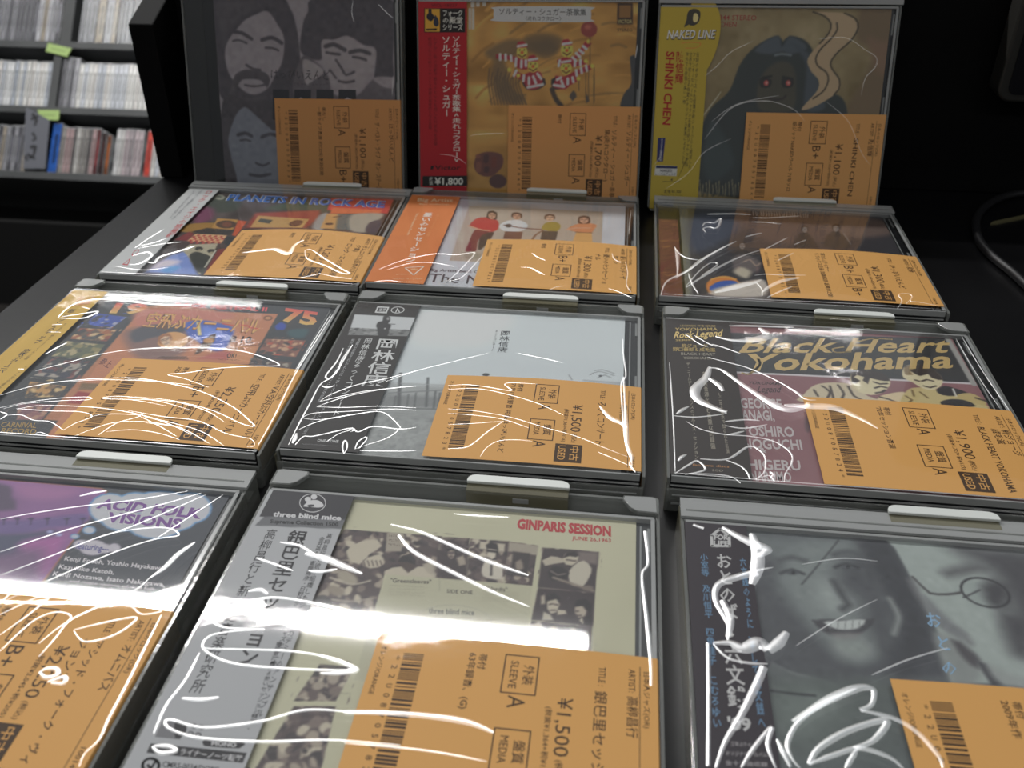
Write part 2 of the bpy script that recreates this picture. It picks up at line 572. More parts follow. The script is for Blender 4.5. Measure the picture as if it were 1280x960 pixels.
cm(slab(rrect(233, 560, 53, 250, 9), 612, 630), 'screen_bezel', solid('dark_bezel_plastic', (40, 39, 36), .45), mon, B_, bevel=1.5)
cm(slab(rrect(239, 554, 58, 245, 5), 611.2, 612), 'screen_glass', solid('dark_screen_glass', (14, 14, 19), .15), mon, B_)
b = MB(); b.box(380, 420, 616, 628, TZ + 8, 60); b.box(320, 480, 570, 634, TZ, TZ + 8)
cm(b, 'screen_stand', solid('black_stand_plastic', (16, 16, 17), .5), mon, B_, bevel=1.5)

# cable loop and the thin strip on the counter, right
cpx = [(480, 103), (430, 106), (380, 117), (330, 134), (280, 160), (240, 190), (210, 225), (194, 262), (192, 305), (205, 370), (240, 425), (290, 478), (340, 520), (410, 575), (480, 640), (540, 690), (640, 760)]
cp_ = [on_level(1180 + x / 4.8, 220 + y / 4.8, TZ + 3) for x, y in cpx]
cp_[0] = cp_[0] + np.array([20, 4, 0])
cp_ = [cp_[0] + np.array([240, 5, 0]), cp_[0] + np.array([100, 8, 0])] + cp_ + [cp_[-1] + np.array(q) for q in ((50, -60, 0), (140, -120, 0), (300, -150, 0))]
b = MB(); b.tube(catmull([(q[0], q[1], TZ + 2.75) for q in cp_], 4), 2.6)
o = b.build('cable', solid('black_cable_rubber', (30, 30, 32), .38), off=(0, 0, OFFW[2]))
tag(o, 'black cable curling in a loop on the counter at the right edge', 'cable')
A, B2 = on_level(1237, 281, TZ), on_level(1300, 268, TZ)
d = (B2 - A) / np.linalg.norm(B2 - A); nn = np.array([-d[1], d[0], 0])
b = MB(); b.prism([(A - nn * .4)[:2], (A + d * 4 - nn * 1.6)[:2], (B2 - nn * 1.6)[:2], (B2 + nn * 1.6)[:2], (A + d * 4 + nn * 1.4)[:2]], TZ, TZ + 1.2)
o = b.build('plastic_strip', solid('olive_plastic', (96, 92, 66), .4), off=(0, 0, OFFW[2]))
tag(o, 'thin olive plastic strip lying inside the cable loop', 'strip')


# ------------------------------------------------------------------ one packaged disc
GAIN = {'r0l': 1.5, 'r0m': 1.85, 'r0r': 2.15}  # rises left to right: uneven light on the back row, put into the inks
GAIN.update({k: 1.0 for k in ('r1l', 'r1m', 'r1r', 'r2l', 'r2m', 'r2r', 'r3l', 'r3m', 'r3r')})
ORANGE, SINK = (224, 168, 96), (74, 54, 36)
ORANGE0 = (176, 126, 76)  # same slip paper, the back row's dimness in its tone; GAIN lifts it again


def slip_h(amp):
    def h(u, v):
        a = np.clip((u - 57) / 85., 0, 1)
        return .30 + amp * np.sin(math.pi * a) * (.25 + .75 * np.clip(v / 60., 0, 1)) - 0.25 * amp * np.clip((a - .8) / .2, 0, 1) * np.clip(v / 60 - .6, 0, 1)
    return h


def make_slip(key, root, d):
    amp = d.get('bulge', 1.0)
    g = GAIN[key]
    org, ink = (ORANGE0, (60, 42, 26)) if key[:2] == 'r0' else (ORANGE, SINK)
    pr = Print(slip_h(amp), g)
    du, dv = d.get('shift', (0, 0))
    pr.grid(57, 142.15, 1.2, 60.2, org, 2.)
    hu = slip_h(amp)
    for (ua, wa), (ub, wb) in (((142.15, None), (142.5, -.6)), ((142.5, -.6), (142.5, -11))):   # folded down the right side
        vs = np.linspace(1.2, 60.2, 12)
        for v0, v1 in zip(vs[:-1], vs[1:]):
            top = [(ua, v, float(hu(np.array(ua), np.array(v))) if wa is None else wa) for v in (v0, v1)]
            bot = [(ub, v, wb) for v in (v0, v1)]
            pr.mb.add([top[0], bot[0], bot[1], top[1]], [(0, 1, 2, 3)], 0, pr.ink(org))
    def t(s, u, va, vb, hgt, bold=0, col=ink, lift=.06):
        pr.T(s, (u, va), (u, vb), (u + hgt, va), col, bold, lift)
    def fit(s, n): return sum(1. if ord(c) > 0x2000 else .55 for c in s) * n
    t('TITLE :', 124.9, 54.6, 47.6, 2.1)
    tl = d['title']
    for i, s in enumerate(tl):
        t(s, 124.3 - 4.6 * i, 46, max(2.6, 46 - fit(s, d.get('tsize', 3.8))), 2.9 if len(tl) < 2 else 2.6, 1)
    t('ARTIST:', 133.7, 55, 46.6, 2.0)
    for i, s in enumerate(d['artist']):
        t(s, 133.6 - 3.9 * i, 45.4, max(2.6, 45.4 - fit(s, 3.5)), 2.6, 1)
    pr.line([(137, 56.2), (137, 3)], .22, ink, .06)
    t(d.get('store', '日本のロック(OR)'), 138.2, 55, 35, 1.5)
    t('10014', 138.3, 10.5, 3.4, 1.5)
    t(d['price'], 113.7, 42.2, 23, 4.3)
    t('(税込)', 114.6, 22.2, 15.8, 1.7)
    t(d['tax'], 110.6, 38.8, 15.9, 1.5)
    pr.poly([(108.4, 3.2), (119.1, 3.2), (119.1, 14.6), (108.4, 14.6)], ink, .06)
    t('中古', 114.6, 13.9, 4.2, 2.9, 1, org, .1)
    t('USED', 109.7, 13.7, 4.3, 3.0, 1, org, .1)
    for v0, v1, ja, en in ((42.0, 55.6, '外装', 'SLEEVE'), (16.3, 30.0, '盤質', 'MEDIA')):
        pr.line([(97, v0), (107, v0), (107, v1), (97, v1)], .4, ink, .06, closed=True)
        t(ja, 103.0, v1 - 3.2, v0 + 3.2, 2.6, 1)
        t(en, 98.9, v1 - 2, v0 + (1.6 if len(en) > 5 else 3), 2.4)
    for gr, v in zip(d['grade'], (41.2, 15.6)):
        t(gr, 99.4, v, v - (4.2 if gr == 'A' else 8.8), 5.2)
    for i, s in enumerate(d['note']):
        t(s, 89.2 - 3.1 * i, 55.2, max(3, 55.2 - fit(s, 3.0)), 2.0, 1)
    rnd = random.Random(hash(key) if False else sum(map(ord, key)))
    v = 53.
    while v > 7.2:
        w_ = rnd.choice((.35, .35, .8)); 
        pr.poly([(66.3, v - w_), (72.4, v - w_), (72.4, v), (66.3, v)], ink, .06)
        v -= w_ + rnd.choice((.35, .35, .75))
    s = d.get('code', '*22U087057823*')
    for i, c in enumerate(s):
        t(c, 63.6, 51.8 - i * 3.4, 51.8 - i * 3.4 - 1.6, 1.8)
    t('オレンジ/ORANGE', 59.1, 55.6, 37.2, 1.5)
    # the sheet sits where the photograph shows it
    V = np.array(pr.mb.v); V[:, 0] += np.where(V[:, 0] < 141, du, 0); V[:, 1] += dv
    pr.mb.v = [tuple(x) for x in V]
    o = pr.build('price_slip', M_SLIP, root)
    return o


def film_h(key, amp, wave, seed):
    hs = slip_h(amp)
    rnd = random.Random(seed)
    W_ = [(rnd.uniform(.05, .16), rnd.uniform(.05, .16), rnd.uniform(0, 6.3), rnd.uniform(.4, 1)) for _ in range(7)]
    def h(u, v):
        u, v = np.asarray(u, float), np.asarray(v, float)
        s = hs(np.clip(u, 57, 142), np.minimum(v, 60)) - .3
        s = s * np.exp(-np.clip(v - 60, 0, 99) ** 2 / 420) * np.exp(-np.clip(57 - u, 0, 99) ** 2 / 200)
        e = np.clip(np.minimum(np.minimum(u, 142 - u), np.minimum(v, 124 - v)) / 10., 0, 1)
        w = sum(a * np.sin(kx * u * q + ky * v + ph) for q, (kx, ky, ph, a) in zip((1, -1, 1, -1, 1, -1, 1), W_))
        return .62 + s + e * wave * (w * .35 + .6)
    return h


def make_film(key, root, hf, creases):
    b = MB()
    nu, nv = 72, 62
    U, V = np.meshgrid(np.linspace(-.4, 142.6, nu + 1), np.linspace(-.4, 124.4, nv + 1))
    Wv = hf(U, V)
    f = [(j * (nu + 1) + i, j * (nu + 1) + i + 1, (j + 1) * (nu + 1) + i + 1, (j + 1) * (nu + 1) + i) for j in range(nv) for i in range(nu)]
    b.add(np.c_[U.ravel(), V.ravel(), Wv.ravel()], f, 0, smooth=True)
    for view, pts, wid in creases:          # folds and puckers standing up out of the film
        P = np.array(catmull([view(p) for p in pts], .7))
        n = len(P)
        T = np.gradient(P, axis=0); T /= np.linalg.norm(T, axis=1)[:, None] + 1e-9
        Nn = np.c_[-T[:, 1], T[:, 0]]
        prof = [(-1, 0), (-.7, .55), (-.25, .95), (.25, .95), (.7, .55), (1, 0)]
        rows = []
        for i in range(n):
            t = i / (n - 1)
            if np.ndim(wid): w_ = np.interp(t, np.linspace(0, 1, len(wid)), wid)
            else: w_ = wid * min(1, .35 + 3 * min(t, 1 - t))
            w_ = w_ * .72 if w_ < 2.4 else 1.73 + (w_ - 2.4) * .45
            for a, c in prof:
                q = P[i] + Nn[i] * a * w_ / 2
                rows.append((q[0], q[1], float(hf(q[0], q[1])) + .02 + c * min(w_ * .14, .2 + .05 * w_)))
        m = len(prof)
        f = [(i * m + j, (i + 1) * m + j, (i + 1) * m + j + 1, i * m + j + 1) for i in range(n - 1) for j in range(m - 1)]
        b.add(rows, f, 1, smooth=True)
    return b.build('shrink_film', [M_FILM, M_CREASE], root, off=(0, 0, -TZ))


def make_frame(root, kind, standing):
    """clear security frame round the case: floor, walls, corner pieces or a top bar, white lock tab"""
    lo = -10.8 if standing else TZ
    v0 = 0 if standing else -2.2
    top = -.6
    b = MB()
    if not standing:
        b.box(-1.4, 143.4, v0, 135, TZ, -11.0)
        b.box(-1.4, 143.4, v0, v0 + 1.2, -11.0, -5.5)
        b.box(1, 141, v0 - .35, v0, -12.4, -11.6, 1); b.box(1, 141, v0 - .35, v0, -8.2, -7.6, 1)
        b.box(-1.6, -1.4, v0, 134, TZ, -2, 2)
    b.box(-1.4, -.2, v0 + 1.2, 134, lo, top); b.box(142.7, 143.9, v0 + 1.2, 134, lo, top)
    b.box(-1.4, 143.9, 134, 135.2, lo, top)
    b.box(0, 142.6, 125.5, 127, -10.6, -3, 1)
    b.box(0, 142.6, 128.4, 133.8, -9, -8, 1)
    fr = b.build('security_frame', [M_FRAME, M_RAIL, M_OLIVE], root, off=(0, 0, -TZ), bevel=.25)
    if kind == 'corner':
        for s in (0, 1):
            q = [(-1.2, 125.6), (6.5, 125.9), (9, 127.6), (12, 132.6), (11.6, 134.4), (1, 134.8), (-1, 134)]
            if s: q = [(142.4 - x, y) for x, y in q][::-1]
            b = MB(); b.prism(q, -.6, .9); b.prism([(x * .9 + (7 if s == 0 else 135) * .1, y * .9 + 13) for x, y in q], .9, 1.1, 1)
            b.build('corner_piece', [M_FRAME, M_RAIL], fr, off=(0, 0, -TZ), bevel=.5)
    else:
        b = MB(); b.box(-1.4, 144.2, 125.2, 135.4, -.4, .9); b.box(.5, 142, 128.2, 129, .9, 1.1, 1)
        b.build('top_bar', [M_RAIL, M_FRAME], fr, off=(0, 0, -TZ), bevel=.4)
    b = MB()
    q = [(72.4, 134.2), (110.8, 134.2)] + [(110.8 - 3.6 + 3.6 * math.cos(a), 135.6 + 2.9 * math.sin(a)) for a in np.linspace(0, math.pi / 2, 6)] + \
        [(72.4 + 3.6 - 3.6 * math.sin(a), 135.6 + 2.9 * math.cos(a)) for a in np.linspace(0, math.pi / 2, 6)]
    b.prism(q, 1.1, 2.4)
    tb = b.build('lock_tab', M_TAB, root, off=(0, 0, -TZ), bevel=.3)
    tag(tb, 'white plastic lock tab')
    b = MB(); b.box(72.6, 110.6, 130.4, 135.2, -7.6, .95, 0); b.box(90, 96, 130.1, 130.4, -3.4, -1.2, 1)
    b.build('tab_holder', [M_OLIVE, M_RAIL], tb, off=(0, 0, -TZ), bevel=.3)
    return fr


DISCS = {}


def make_disc(key, label, frame, slip, creases=(), wave=.1, seed=1, spine=(30, 31, 34), rim=None):
    o_, M = POSE[key]
    standing = key[:2] == 'r0'
    base = o_ + M @ np.array([0, 0, TZ])
    mw = Matrix([[M[0, 0], M[0, 1], M[0, 2], W(*base)[0]], [M[1, 0], M[1, 1], M[1, 2], W(*base)[1]],
                 [M[2, 0], M[2, 1], M[2, 2], W(*base)[2]], [0, 0, 0, 1]])
    root = empty('disc_case', mw)
    tag(root, label, 'CD')
    OFF = (0, 0, -TZ)
    b = MB(); b.box(.3, 141.7, .3, 123.7, -10.4, -2.0)
    b.box(136.9, 137.5, 3, 121, -2.0, -1.65, 1)
    for v0 in (2, 60, 108): b.box(139.6, 140.6, v0, v0 + 12, -2.0, -1.6, 1)
    b.box(.3, 12.6, .3, 123.7, -2, -1.7, 2)
    b.build('case_tray', [M_TRAY, M_RAIL, solid('case_spine', spine, .35)], root, off=OFF)
    b = MB(); b.box(0, 142, 0, 124, -1.35, 0)
    b.build('case_lid', M_LID, root, off=OFF, bevel=.3)
    b = MB()
    b.box(.2, 141.8, -.75, 0, -3.0, .05); b.box(.2, 141.8, -.5, 0, -5.2, -4.4); b.box(20, 48, -.55, 0, -7.3, -6.5); b.box(70, 120, -.5, 0, -8.6, -7.9)
    b.box(.2, 141.8, -.5, 0, -10.6, -9.8)
    b.box(140.6, 142.1, .5, 123.5, -.1, .12); b.box(.2, 141.8, 123, 124.3, -2.2, .12)
    b.build('case_rib', M_RAIL, root, off=OFF, bevel=.2)
    cover, obi = ART[key]()
    cover.build('cover', M_PRINT, root)
    if obi is not None: obi.build('obi_strip', M_PRINT, root)
    make_slip(key, root, slip)
    hf = film_h(key, slip.get('bulge', 1.0), wave, seed)
    make_film(key, root, hf, creases)
    make_frame(root, frame, standing)
    DISCS[key] = root
    return root


def flat_obi(key, u0, u1, col, v0=.6, v1=123.4, fold=10., res=.6):
    """paper strip round the left edge of the case: a canvas on top and a fold down the spine side"""
    g = GAIN[key]
    pr = Print(lambda u, v: 0 * u + .08, g)
    cv = Canvas(u0, u1, v0, v1, col, res, g)
    pr.mb.box(-.12, -.04, v0, v1, -fold, .06, 0, lin(col, g))
    pr.mb.box(-.12, u0 + .1, v0, v1, .0, .075, 0, lin(col, g))
    return pr, cv

# ------------------------------------------------------------------ the printed covers
ART = {}
HC, HO = -1.55, .1


def cover_print(key, u0, u1, base, v0=.8, v1=123.2, res=.5):
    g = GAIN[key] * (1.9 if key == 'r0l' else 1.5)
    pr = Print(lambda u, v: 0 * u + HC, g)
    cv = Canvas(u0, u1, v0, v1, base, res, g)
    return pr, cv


def art_r0l():
    pr, c = cover_print('r0l', 20, 138.6, (112, 106, 110))
    A = View('r0l', 220, 0, 4, HC); c.view = pr.view = A
    hair, skin = (56, 52, 57), (112, 106, 110)
    c.poly([(185, -10), (500, -20), (570, 40), (605, 150), (622, 300), (628, 470), (560, 505), (470, 510), (240, 500), (205, 320), (190, 140)], hair, .8)
    c.poly([(300, 150), (345, 100), (400, 72), (455, 55), (500, 110), (540, 190), (533, 300), (500, 370), (460, 440), (400, 472), (340, 455), (285, 400), (255, 340), (244, 260), (262, 200)], skin, .8)
    c.poly([(200, 20), (330, 0), (420, 30), (330, 80), (270, 160), (240, 220), (215, 120)], (66, 62, 66), 2, alpha=.8)
    for p, w in (([(292, 160), (330, 165), (378, 195)], 2.2), ([(430, 200), (480, 188), (528, 215)], 2.4), ([(285, 205), (315, 200), (352, 216)], 1.2), ([(448, 238), (480, 240), (512, 252)], 1.3),
                 ([(352, 325), (385, 345), (420, 350)], 1.6)):
        c.line(p, w, hair, .5)
    c.poly([(290, 385), (340, 350), (400, 352), (450, 365), (470, 400), (455, 440), (430, 405), (380, 395), (330, 400), (310, 430), (300, 480), (380, 490), (460, 480), (440, 520), (280, 500)], (60, 56, 60), .7)
    c.line([(345, 425), (390, 432), (440, 425)], 1.2, hair, .5)
    c.poly([(700, -10), (1060, -10), (1090, 120), (1085, 300), (1085, 385), (1010, 385), (990, 400), (1000, 250), (940, 225), (860, 180), (800, 195), (735, 215), (722, 300), (625, 260), (635, 120), (660, 60)], hair, .8)
    c.poly([(728, 205), (790, 200), (855, 182), (915, 220), (995, 250), (990, 320), (960, 390), (920, 445), (860, 462), (800, 445), (760, 400), (738, 320)], (116, 110, 113), .7)
    c.poly([(625, 290), (700, 310), (760, 380), (790, 470), (900, 480), (990, 395), (1085, 400), (1095, 520), (620, 500)], (72, 67, 71), 1)
    c.poly([(635, 300), (700, 320), (740, 360), (690, 400), (650, 420)], (118, 112, 114), .8)
    c.poly([(985, 390), (1080, 388), (1085, 440), (1030, 430)], (112, 106, 110), .8)
    for p, w in (([(748, 232), (790, 222), (845, 250)], 2.6), ([(870, 262), (920, 252), (968, 268)], 2.4), ([(752, 262), (785, 268), (818, 272)], 1.6), ([(885, 285), (920, 290), (950, 300)], 1.6),
                 ([(800, 300), (830, 345), (850, 375), (890, 360)], 1.5), ([(815, 405), (850, 412), (890, 405)], 1.6), ([(770, 350), (800, 390)], 1.2)):
        c.line(p, w, (58, 54, 58), .5)
    c.poly([(235, 505), (360, 500), (470, 505), (505, 560), (505, 930), (240, 930)], (54, 50, 54), .8)
    c.poly([(300, 575), (345, 535), (380, 560), (430, 605), (480, 650), (520, 680), (520, 940), (330, 935), (300, 870), (275, 780), (262, 690)], (92, 94, 102), .8)
    for p, w in (([(310, 675), (345, 665), (378, 680)], 2.2), ([(430, 685), (470, 670), (510, 680)], 2.2), ([(322, 702), (350, 698), (372, 706)], 1.2), ([(400, 815), (435, 828), (465, 815)], 1.4), ([(370, 872), (420, 880), (470, 870)], 2)):
        c.line(p, w, (54, 52, 58), .5)
    c.noise(50, 3, 1)
    pr.T('はっぴいえんど', (470, 392), (770, 398), (471, 352), (40, 37, 41), 1)
    pr.small((475, 425), (768, 428), (475, 412), 16, (48, 44, 48), 3)
    for x0, x1 in ((484, 565), (592, 675), (702, 787), (813, 900)):
        pr.poly([(x0, 447), (x1, 449), (x1, 500), (x0, 498)], (22, 22, 27))
    pr.poly([(484, 490), (500, 490), (500, 600), (484, 598)], (22, 22, 27))
    for x0 in (600, 835): pr.poly([(x0, 500), (x0 + 22, 487), (x0 + 60, 502)], (118, 114, 116), .04)
    c.build(pr, HC)
    return pr, None


def art_r0m():
    A = View('r0m', 500, 0, 3.84, HC)
    pr, c = cover_print('r0m', 29, 137.8, (146, 108, 54)); c.view = pr.view = A
    c.noise(9, 12, 2, tint=(1, .85, .6)); c.noise(26, 7, 3, tint=(1, .9, .7), stretch=.4)
    rnd = random.Random(4)
    for i in range(46):
        x, y = rnd.uniform(330, 1130), rnd.uniform(20, 520); l = rnd.uniform(60, 200); a = -.5 + .7 * (x - 600) / 500
        c.line([(x, y), (x + l * .5, y + l * .5 * a - 10), (x + l, y + l * a)], rnd.uniform(.5, 1.6), rnd.choice([(110, 78, 38), (176, 134, 70), (96, 74, 44), (160, 118, 60)]), .6, alpha=.6)
    for p in ([(410, 250), (520, 190), (640, 200), (720, 190), (760, 240), (700, 280), (600, 250), (480, 300)], [(440, 320), (500, 300), (540, 420), (600, 470), (560, 500), (470, 470)], [(600, 180), (700, 160), (780, 190), (740, 250), (640, 240)]):
        c.poly(p, (84, 70, 52), 2.4, alpha=.8)
    for i in range(12): c.line([(430 + i * 14, 330 + i % 3 * 20), (425 + i * 13, 400), (440 + i * 15, 500)], 1., (74, 62, 48), .5, alpha=.8)
    c.poly([(1105, 270), (1140, 290), (1130, 420), (1145, 520), (1060, 520), (1075, 450), (1110, 400)], (52, 52, 54), .5)
    def stripes(body, lines, w=1.7):
        c.poly(body, (122, 34, 42), .35)
        for l in lines: c.line([(B(p)) for p in l], w, (178, 160, 156), .3, False)
    sc7 = 7.53; B = lambda p: ((620 + p[0] / sc7 - 500) * 3.84, (20 + p[1] / sc7) * 3.84)
    BB = lambda P: [B(p) for p in P]
    c.poly(BB([(245, 600), (350, 560), (460, 590), (470, 640), (400, 690), (290, 690)]), (40, 36, 36), .4)
    c.poly(BB([(520, 600), (560, 570), (620, 640), (600, 690), (530, 680)]), (40, 36, 36), .4)
    stripes(BB([(0, 360), (130, 375), (210, 390), (300, 430), (300, 500), (200, 490), (150, 420), (0, 400)]), [[(38, 362), (40, 410)], [(90, 365), (92, 415)], [(140, 375), (145, 420)], [(190, 400), (185, 470)], [(240, 420), (238, 480)], [(280, 420), (282, 470)]])
    stripes(BB([(170, 510), (260, 550), (330, 520), (420, 530), (440, 620), (400, 680), (300, 690), (250, 610), (160, 560)]), [[(190, 515), (170, 560)], [(262, 560), (258, 610)], [(310, 580), (310, 640)], [(350, 570), (375, 630)], [(390, 545), (425, 590)], [(300, 672), (440, 645)]])
    stripes(BB([(575, 410), (640, 400), (740, 380), (850, 230), (900, 260), (830, 330), (740, 430), (850, 410), (850, 450), (720, 480), (600, 470)]), [[(600, 420), (590, 470)], [(720, 390), (750, 420)], [(755, 350), (790, 385)], [(785, 320), (820, 350)], [(820, 285), (850, 310)], [(745, 420), (742, 470)], [(795, 415), (795, 460)]])
    stripes(BB([(560, 560), (640, 570), (720, 530), (880, 460), (900, 500), (760, 560), (770, 610), (700, 650), (650, 690), (540, 670), (560, 600)]), [[(575, 600), (610, 580)], [(615, 610), (630, 650)], [(675, 590), (675, 640)], [(720, 580), (728, 620)], [(755, 510), (760, 560)], [(800, 490), (808, 535)], [(848, 470), (855, 515)], [(545, 650), (640, 665)]])
    for x, y, q in ((245, 340, 1), (348, 470, 1), (668, 320, 1.15), (660, 490, 1.05)):
        c.ell(B((x, y)), 26 * q, 32 * q, (186, 148, 66), .4); c.poly(BB([(x - 55, y - 45), (x - 40, y - 95), (x + 10, y - 105), (x + 45, y - 70), (x + 48, y - 45)]), (126, 34, 42), .3)
        c.line(BB([(x - 40, y - 55), (x + 40, y - 68)]), 1.5, (180, 164, 158), .3); c.ell(B((x, y + 4)), 8, 8, (176, 70, 34), .3)
        for s in (-1, 1): c.ell(B((x + s * 22, y - 20)), 3.5, 4.5, (60, 44, 30), .25)
        c.line(BB([(x - 35, y + 25), (x, y + 48), (x + 35, y + 25)]), .8, (70, 44, 26), .3)
    for x, y in ((125, 505), (210, 560), (870, 240), (905, 470), (775, 590), (845, 425)): c.ell(B((x, y)), 10, 10, (186, 146, 62), .4)
    c.ell(B((875, 125)), 40, 38, (112, 50, 44), .4); c.ell(B((865, 105)), 16, 12, (140, 78, 66), 1.2)
    for x, y0, y1 in ((885, 200, 470), (925, 490, 800), (780, 610, 700), (845, 500, 780), (870, 500, 780), (920, 560, 820)): c.line(BB([(x, y0), (x, y1)]), .4, (60, 50, 40), .25)
    for q in ([(730, 700), (760, 760), (720, 800), (690, 760)], [(850, 730), (880, 800), (850, 820)]): c.poly(BB(q), (66, 58, 52), .6)
    c.line([(730, 430), (745, 470), (775, 510)], 3, (56, 46, 38), .5)
    c.poly([(355, 800), (372, 745), (430, 728), (490, 745), (490, 800), (440, 845), (385, 840)], (86, 52, 46), .5)
    for i in range(14): c.ell((375 + (i * 37) % 110, 750 + (i * 23) % 80), 13, 10, ((104, 64, 52), (64, 42, 42), (90, 48, 40))[i % 3], .4)
    c.ell((470, 870), 42, 34, (70, 46, 44), .6)
    for x in (330, 345): c.rect([(x, 40), (x + 12, 40), (x + 12, 140), (x, 140)], (150, 146, 138))
    for i, x in enumerate((340, 365, 395)): c.rect([(x, 5), (x + 18, 5), (x + 18, 35 - i * 3), (x, 35 - i * 3)], (152, 148, 140))
    c.rect([(1042, 15), (1118, 15), (1118, 118), (1042, 118)], (54, 38, 26)); c.rect([(1052, 25), (1108, 25), (1108, 85), (1052, 85)], (110, 78, 40))
    c.build(pr, HC)
    L = [(470, 32), (900, 32), (916, 50), (916, 92), (900, 106), (466, 102), (450, 88), (452, 46)]
    pr.poly(L, (176, 172, 166), .03, True)
    pr.T('ソルティー・シュガー茶歌集', (472, 68), (895, 73), (473, 42), (28, 26, 24), 1)
    pr.T('〈走れコウタロー〉', (590, 97), (785, 99), (591, 80), (34, 32, 30), 1)
    pr.T('VICTOR', (1046, 112), (1114, 112), (1046, 94), (170, 140, 90), 1, .06); pr.T('STEREO', (1042, 150), (1117, 150), (1042, 136), (50, 34, 20), 1)
    O, oc = flat_obi('r0m', .8, 31, (140, 22, 30)); O.view = oc.view = View('r0m', 500, 0, 3.84, HO)
    oc.build(O, HO)
    wh, rd = (196, 186, 176), (70, 10, 16)
    O.T('VICL-18227', (150, 32), (275, 32), (150, 18), rd, 1)
    O.poly([(116, 40), (313, 40), (313, 156), (116, 156)], (22, 18, 18)); O.poly([(120, 43), (191, 43), (191, 152), (120, 152)], (176, 134, 48), .05)
    O.poly([(136, 45), (152, 45), (152, 62), (166, 80), (150, 102), (130, 90), (128, 72), (137, 62)], (26, 26, 34), .07, True); O.poly([(168, 72), (184, 92), (186, 120), (172, 128), (160, 112), (164, 90)], (36, 40, 54), .07, True)
    O.poly([(124, 138), (178, 136), (176, 146), (126, 147)], (30, 24, 20), .07)
    for s, y, x0 in (('フォーク', 76, 203), ('の殿堂', 110, 203), ('シリーズ', 144, 203)): O.T(s, (x0, y), (302, y), (x0, y - 25), wh, 2, .06)
    O.V('ソルティー・シュガー茶歌集<走れコウタロー>', (249, 172), (252, 782), (291, 172), wh, 2)
    O.V('ソルティー・シュガー', (199, 172), (202, 560), (243, 172), wh, 2)
    O.V('わずか二年の活動で数々のヒットを残した代表作を収録', (160, 178), (162, 700), (178, 178), rd)
    O.V('初回プレスの紙ジャケットで待望の再発売となる名盤', (134, 178), (136, 620), (152, 178), rd)
    O.T('Victor', (168, 815), (290, 815), (168, 793), (30, 10, 14), 2); O.poly([(148, 796), (164, 796), (158, 814), (146, 814)], (30, 10, 14))
    O.poly([(108, 845), (323, 843), (323, 892), (108, 894)], (24, 20, 20)); O.T('¥1,800', (168, 886), (303, 886), (168, 853), wh, 3, .06)
    O.T('定', (140, 866), (158, 866), (140, 852), wh, 1, .06); O.T('価', (140, 886), (158, 886), (140, 871), wh, 1, .06)
    return pr, O


